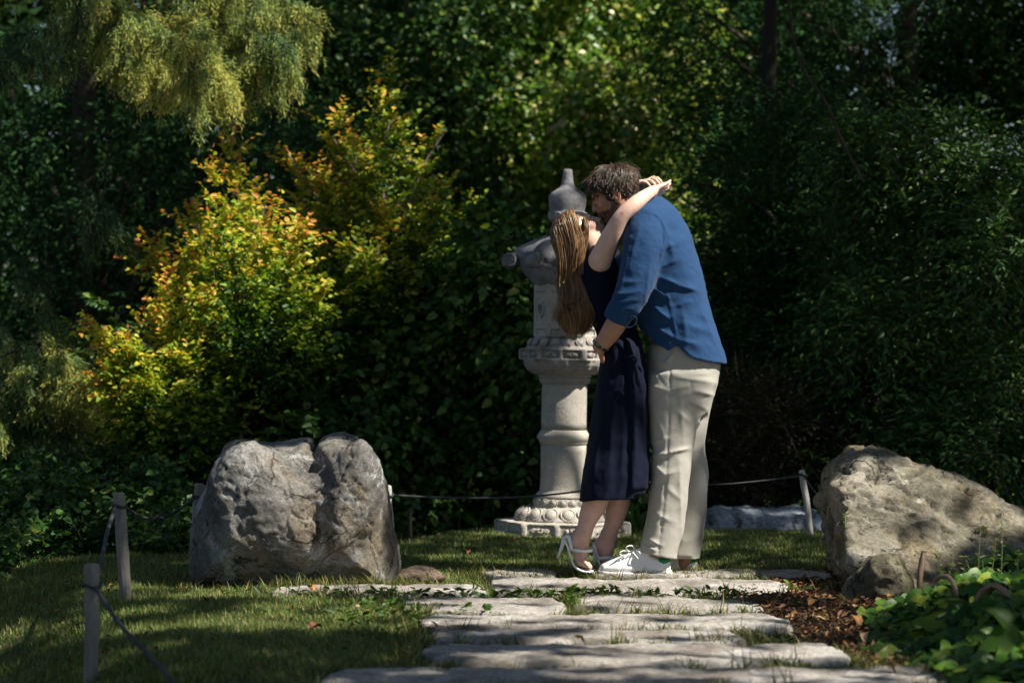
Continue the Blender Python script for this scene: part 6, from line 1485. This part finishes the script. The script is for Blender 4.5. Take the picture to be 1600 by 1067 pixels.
# ---------------------------------------------------------------- soil litter
LITTER = leaf_mat('dead_leaf', [(0, (.05, .028, .016)), (.4, (.12, .06, .03)), (.7, (.22, .11, .05)), (.9, (.34, .19, .09)), (1, (.42, .30, .18))], .1, .7, .2)
def litter():
    r = np.random.default_rng(12); n = 22000; x = r.uniform(.75, 2.4, n); y = r.uniform(6.6, 11.0, n)
    f = (soil_mask(x, y) > .35) & ~on_slab(x, y, -.02) & (r.random(n) < .75); x, y = x[f], y[f]; m = len(x)
    p = np.stack([x, y, ground_z(x, y)+.006+.020*r.random(m)], 1); V, F = leaves(p, np.stack([r.normal(size=m), r.normal(size=m), .22*r.normal(size=m)], 1), np.stack([.45*r.normal(size=m), .45*r.normal(size=m)-.15, 1+0*x], 1), .016+.036*r.random(m)**2, .007+.020*r.random(m)**2, .3, .25)
    tag(wobj('leaf_litter', V, F, LITTER), kind='stuff')
    k = 900; x = r.uniform(.9, 2.2, k); y = r.uniform(6.8, 10.6, k); f = (soil_mask(x, y) > .5); x, y = x[f], y[f]; k = len(x); a = r.random(k)*3.14; L = .02+.06*r.random(k)
    t = np.linspace(-.5, .5, 3); pth = np.stack([x[:, None]+np.cos(a)[:, None]*L[:, None]*t, y[:, None]+np.sin(a)[:, None]*L[:, None]*t, (ground_z(x, y)+.008+.01*r.random(k))[:, None]+.006*r.normal(size=(k, 3))], -1)
    V, F = tubes(pth, np.full((k, 3), .0018)+.0012*r.random((k, 1)), 4); tag(wobj('bark_chips', V, F, bark_mat('twig_bark', (.05, .03, .02), (.20, .13, .08), 60)), kind='stuff')
    # scattered bits on the lawn
    k = 500; x = r.uniform(-2.2, 1.4, k); y = r.uniform(7.2, 12.8, k); f = ~on_slab(x, y, .0) & foot_clear(x, y) & (soil_mask(x, y) < .5); x, y = x[f], y[f]; k = len(x)
    V, F = leaves(np.stack([x, y, ground_z(x, y)+.02+.012*r.random(k)], 1), r.normal(size=(k, 3))*[1, 1, .3], r.normal(size=(k, 3))*.4+[0, 0, 1], .012+.02*r.random(k), .008+.01*r.random(k), .3, .2); tag(wobj('lawn_debris', V, F, LITTER), kind='stuff')
litter()
def dead_leaf_mesh(seed, L=.055, W=.040):
    r = np.random.default_rng(seed); nu, nv = 9, 5; u = np.linspace(0, 1, nu); v = np.linspace(-1, 1, nv); w = W*.5*np.sin(np.pi*u**.8)**.7+.001
    X = np.repeat(u[:, None]*L, nv, 1); Y = w[:, None]*v; Z = .010*np.abs(v)[None]**1.5*np.sin(np.pi*u)[:, None]+.012*np.sin(u*2.6+r.random())[:, None]+.003*r.normal(size=(nu, nv))
    V = np.stack([X-L/2, Y, Z], -1).reshape(-1, 3); i = np.arange(nu-1)[:, None]*nv; j = np.arange(nv-1)[None]; F = np.stack([i+j, i+j+nv, i+j+nv+1, i+j+1], -1).reshape(-1, 4); return V, F
def fallen():
    mats = {'orange': plain_mat('orange_leaf', (.34, .15, .045), .6, .25, 60), 'red': plain_mat('red_brown_leaf', (.20, .06, .025), .6, .25, 60), 'tan': plain_mat('tan_leaf', (.32, .22, .12), .7, .2, 60)}
    for i, (px, py, z, k, s, lb) in enumerate([(905, 1008, .0, 'orange', 1.0, 'small orange leaf lying on the second slab from the bottom'), (325, 944, -.02, 'red', 1.15, 'reddish leaf on the dark lawn in front of the split boulder'), (493, 988, -.02, 'red', 1.1, 'red-brown leaf in the grass at the left end of the slabs'),
            (486, 925, -.0, 'orange', .8, 'orange leaf at the grassy edge of the topmost left slab'), (453, 960, -.02, 'orange', .8, 'yellow-orange leaf in the sunlit grass below the topmost left slab'), (165, 1025, -.08, 'orange', 1.0, 'orange leaf on the lawn beside the nearest post'),
            (1337, 977, .0, 'orange', 1.15, 'largest orange leaf on the bare soil below the small boulder'), (1392, 941, .0, 'orange', .9, 'orange leaf on the soil just below the small boulder'), (1190, 888, .0, 'tan', .8, 'tan leaf standing in the shaded grass near the right boulder'),
            (1352, 1003, .0, 'tan', .7, 'tan leaf on the soil beside the ivy'), (1390, 1052, .0, 'red', .9, 'small dark leaf lying on the right end of the bottom slab'), (728, 868, -.02, 'red', .9, 'brown leaf on the shaded lawn right of the split boulder'), (1270, 948, .0, 'orange', 1.0, 'orange-brown leaf on the soil at the end of the slabs')]):
        d = GD(py, z); p = P(px, py, d); V, F = dead_leaf_mesh(i, .05*s, .036*s); p[2] += .012
        o = obj('fallen_leaf', mesh('fallen_leaf', V, F, mats[k]), None, p); o.rotation_euler = (.25*math.sin(i*3), .3*math.cos(i*2)+.25, i*1.9); tag(o, lb, 'leaf', 'fallen autumn leaves')
fallen()

# ---------------------------------------------------------------- ivy bed at the lower right
IVY = leaf_mat('ivy_leaf', [(0, (.016, .055, .010)), (.45, (.036, .105, .014)), (.8, (.10, .19, .022)), (1, (.26, .31, .04))], .32, .40, .28)
def heart_leaf(seed, L=.076, W=.064):
    r = np.random.default_rng(seed); out = np.array([(0, 0), (-.10, .25), (.02, .48), (.30, .50), (.62, .30), (1.0, 0)]); up = [(x, y) for x, y in out]
    V = [(0.0, 0, 0)]; mid = [(.3, 0), (.62, 0)]
    pts = [(0, 0, 0), (.32, 0, .02), (.64, 0, 0), (1, 0, -.12)]
    for s in (1, -1): pts += [(-.10, .26*s, .05), (.05, .50*s, .07), (.33, .50*s, .08), (.64, .30*s, .02)]
    V = np.array([(x*L, y*W, z*L+.004*r.normal()) for x, y, z in pts])
    F3 = np.array([(0, 1, 5), (0, 5, 4), (1, 6, 5), (2, 3, 7), (0, 9, 1), (0, 8, 9), (1, 9, 10), (2, 11, 3)]); F4 = np.array([(1, 2, 7, 6), (1, 10, 11, 2)])
    return V, [F3, F4]
def ivy():
    r = np.random.default_rng(77); e = empty('ivy_bed', (1.75, 8.4, -.05), 'glossy green ivy bed in the lower right corner', 'ivy'); mes = []
    off = np.array([1.75, 8.4, -.05])
    for i in range(6):
        V, F = heart_leaf(i); mes.append(mesh('leaf', V, F, IVY))
    def surf(px, py):
        # the bed swells from the soil towards the right
        return None
    pts = []; n = 3000; x = r.uniform(1.02, 2.6, n*4); y = r.uniform(6.6, 9.75, n*4)
    edge = np.interp(y, [6.6, 7.2, 7.8, 8.4, 9.0, 9.5, 9.75], [1.34, 1.32, 1.22, 1.26, 1.38, 1.50, 1.62])+.05*vnoise(np.stack([x*0, y*4, 0*x], -1), 3)
    f = (x > edge) & (np.abs(x) < y*.2117*1.22+.1); x, y, edge = x[f][:n], y[f][:n], edge[f][:n]; hgt = .13*sstep(0, .40, x-edge)+.025+.05*vnoise(np.stack([x*3, y*3, 0*x], -1), 5)
    hgt *= np.where(y < 7.6, .85, 1); z = -.03+hgt*(.35+.65*np.sqrt(r.random(len(x))))
    p = np.stack([x, y, z], 1); dirs = np.stack([-.5+.7*r.normal(size=len(x)), -.8+.6*r.normal(size=len(x)), -.25+.35*r.normal(size=len(x))], 1)
    nr = np.stack([-.25+.4*r.normal(size=len(x)), -.55+.4*r.normal(size=len(x)), 1+0*x], 1); D = unit(dirs); S_ = unit(np.cross(nr, D)); Nn = np.cross(D, S_); sc = (.55+.65*r.random(len(x)))*np.where(x > 1.75, 1.15, 1.0)
    vis_order = np.argsort(-(sc*1000/y+2*(z-hgt)*100)); top = vis_order[:290]; rest = vis_order[290:]
    for k in top:
        o = bpy.data.objects.new('leaf', mes[k % 6]); COL.objects.link(o); o.parent = e
        M = Matrix([[D[k][i]*sc[k], S_[k][i]*sc[k], Nn[k][i]*sc[k], p[k][i]-off[i]] for i in range(3)]+[[0, 0, 0, 1]]); o.matrix_local = M
    Vs = []; 
    for k in rest:
        V, F = heart_leaf(k % 6); Vs.append((p[k]+(V[:, 0:1]*D[k]+V[:, 1:2]*S_[k]+V[:, 2:3]*Nn[k])*sc[k], F))
    V, F = join(Vs); o = wobj('foliage', V, F, IVY, e); o['kind'] = 'stuff'
    k = 260; q = r.integers(0, len(p), k); a = p[q]; b = a+np.stack([.1*r.normal(size=k), .1*r.normal(size=k), -.12+0*a[:, 0]], 1); m_ = (a+b)/2+.02*r.normal(size=(k, 3)); V, F = tubes(np.stack([a, m_, b], 1), np.full((k, 3), .0016), 4); o = wobj('stems', V, F, BARK, e); o['kind'] = 'stuff'
    # three big pale leaves in the corner
    for i, (px, py, s, ax_) in enumerate([(1575, 1008, 2.0, (-.9, -.3, -.15)), (1590, 1050, 1.7, (-.5, -.8, .0)), (1560, 985, 1.2, (-.7, .2, .5))]):
        V, F = heart_leaf(20+i, .072*s, .058*s); D_ = unit(ax_); S2 = unit(np.cross((.2, -.7, .8), D_)); N2 = np.cross(D_, S2); c = P(px+18, py-12, 7.45)
        o = wobj('leaf', c+V[:, 0:1]*D_+V[:, 1:2]*S2+V[:, 2:3]*N2, F, IVY, e); o['label'] = 'broad pale sunlit leaf'
ivy()
def weed(px, py0, py1, d, seed, label, lean=0, n=22, mat=None, L=.020):
    r = np.random.default_rng(seed); a = P(px, py0, d); b = P(px+lean, py1, d); p = smooth_path([a, (a+b)/2+np.array([.008*r.normal(), .01*r.normal(), 0]), b], 16)
    e = empty('weed', a, label, 'weed', 'tall thin weeds in front of the right boulder'); V, F = tube(p, np.linspace(.0022, .0009, 16), 5); wobj('stem', V, F, WEEDST, e)
    t = r.random(n)*.85+.12; q = a+(b-a)*t[:, None]; d_ = rand_dir(n, r); d_[:, 2] = np.abs(d_[:, 2])*.5+.2
    V, F = leaves(q, d_, rand_dir(n, r)+[0, 0, 1], L*(.5+r.random(n)), L*.32, .1, .2); wobj('foliage', V, F, mat or WEEDLF, e)
WEEDST = plain_mat('weed_stem', (.16, .19, .07), .7, .2); WEEDLF = leaf_mat('weed_leaf', [(0, (.05, .11, .02)), (.6, (.12, .18, .03)), (1, (.25, .24, .08))], .3, .5, .3)
for i, (px, y0, y1, d, ln, lb) in enumerate([(1528, 925, 802, 9.1, 6, 'tallest green weed with a leafy tip'), (1540, 930, 815, 9.0, -4, 'thin weed just right of the tallest one'), (1562, 930, 800, 9.1, 4, 'sparse seed stalk right of the tall weeds'), (1472, 912, 860, 9.2, -8, 'short pale weed leaning left beside the bent stalks'),
        (1480, 905, 862, 9.2, 10, 'short weed leaning right with a yellow-green tip'), (1590, 925, 858, 9.0, 2, 'weed at the right edge of the photo'), (1510, 915, 868, 9.15, -3, 'small weed in the middle of the clump'), (1548, 900, 840, 9.3, 8, 'weed leaning right against the boulder'), (1320, 830, 803, 9.8, 2, 'tiny yellow-flowered weed in front of the right boulder')]):
    weed(px, y0, y1, d, 400+i, lb, ln)
STRAW = bark_mat('dry_stalk', (.20, .13, .085), (.46, .33, .22), 22)
def band(pts, w, d, label, name='dry_stalk', cat='stalk'):
    p = smooth_path([P(*q) for q in pts], 30); tg = unit(np.gradient(p, axis=0)); s = unit(np.cross(tg, np.cross(tg, np.array([.15, .95, .1]))))*(1 if True else -1); s = unit(np.cross(tg, np.array([0, 1.0, .15]))); V = []
    nn = np.cross(s, tg)
    for i in range(30):
        ww = w*(1-.25*abs(i/29-.5)); V += [p[i]-s[i]*ww, p[i]+nn[i]*.004, p[i]+s[i]*ww, p[i]-nn[i]*.003]
    j = np.arange(29)[:, None]*4; k = np.arange(4)[None]; F = np.stack([j+k, j+(k+1) % 4, j+4+(k+1) % 4, j+4+k], -1).reshape(-1, 4)
    o = wobj(name, np.array(V), [F, np.array([[0, 1, 2, 3]]), np.array([[3, 2, 1, 0]])+29*4], STRAW); tag(o, label, cat, 'dry brown stalks in the ivy')
band([(1436, 925, 9.05), (1437, 905, 9.05), (1440, 880, 9.05), (1444, 861, 9.05)], .012, 0, 'straight upright dry brown stalk beside the small boulder')
band([(1458, 912, 8.7), (1466, 902, 8.68), (1480, 901, 8.65), (1490, 912, 8.6), (1495, 930, 8.6)], .010, 0, 'smaller bent brown strap-like stalk arching over the ivy')
band([(1520, 958, 8.3), (1530, 930, 8.28), (1548, 915, 8.25), (1568, 922, 8.2), (1585, 945, 8.15), (1596, 980, 8.1)], .013, 0, 'larger bent brown strap-like stalk arching at the right edge')
def strap_plant():
    e = empty('strap_leaved_plant', P(1000, 838, 13.3), 'dark green strap-leaved plant behind the woman’s ankles'.replace('’', "'"), 'plant'); r = np.random.default_rng(3)
    for i in range(16):
        a = P(1000+r.normal()*5, 842, 13.3+.05*r.normal()); an = r.uniform(-1, 1); b = a+np.array([an*.16, .06*r.normal(), .12+.10*r.random()*(1-abs(an)*.5)]); c = b+np.array([an*.08, 0, -.03]); p = smooth_path([a, (a+b)/2+[0, 0, .02], b, c], 12)
        w = .009*np.sin(np.pi*np.linspace(.08, 1, 12))+.0006; s = np.array([.25, .9, .2]); s = unit(np.cross(unit(np.gradient(p, axis=0)), s)); V = np.stack([p-s*w[:, None], p+s*w[:, None]], 1).reshape(-1, 3); j = np.arange(11)[:, None]*2
        wobj('leaf', V, (j+np.array([[0, 1, 3, 2]])), WILLOWY, e)
strap_plant()
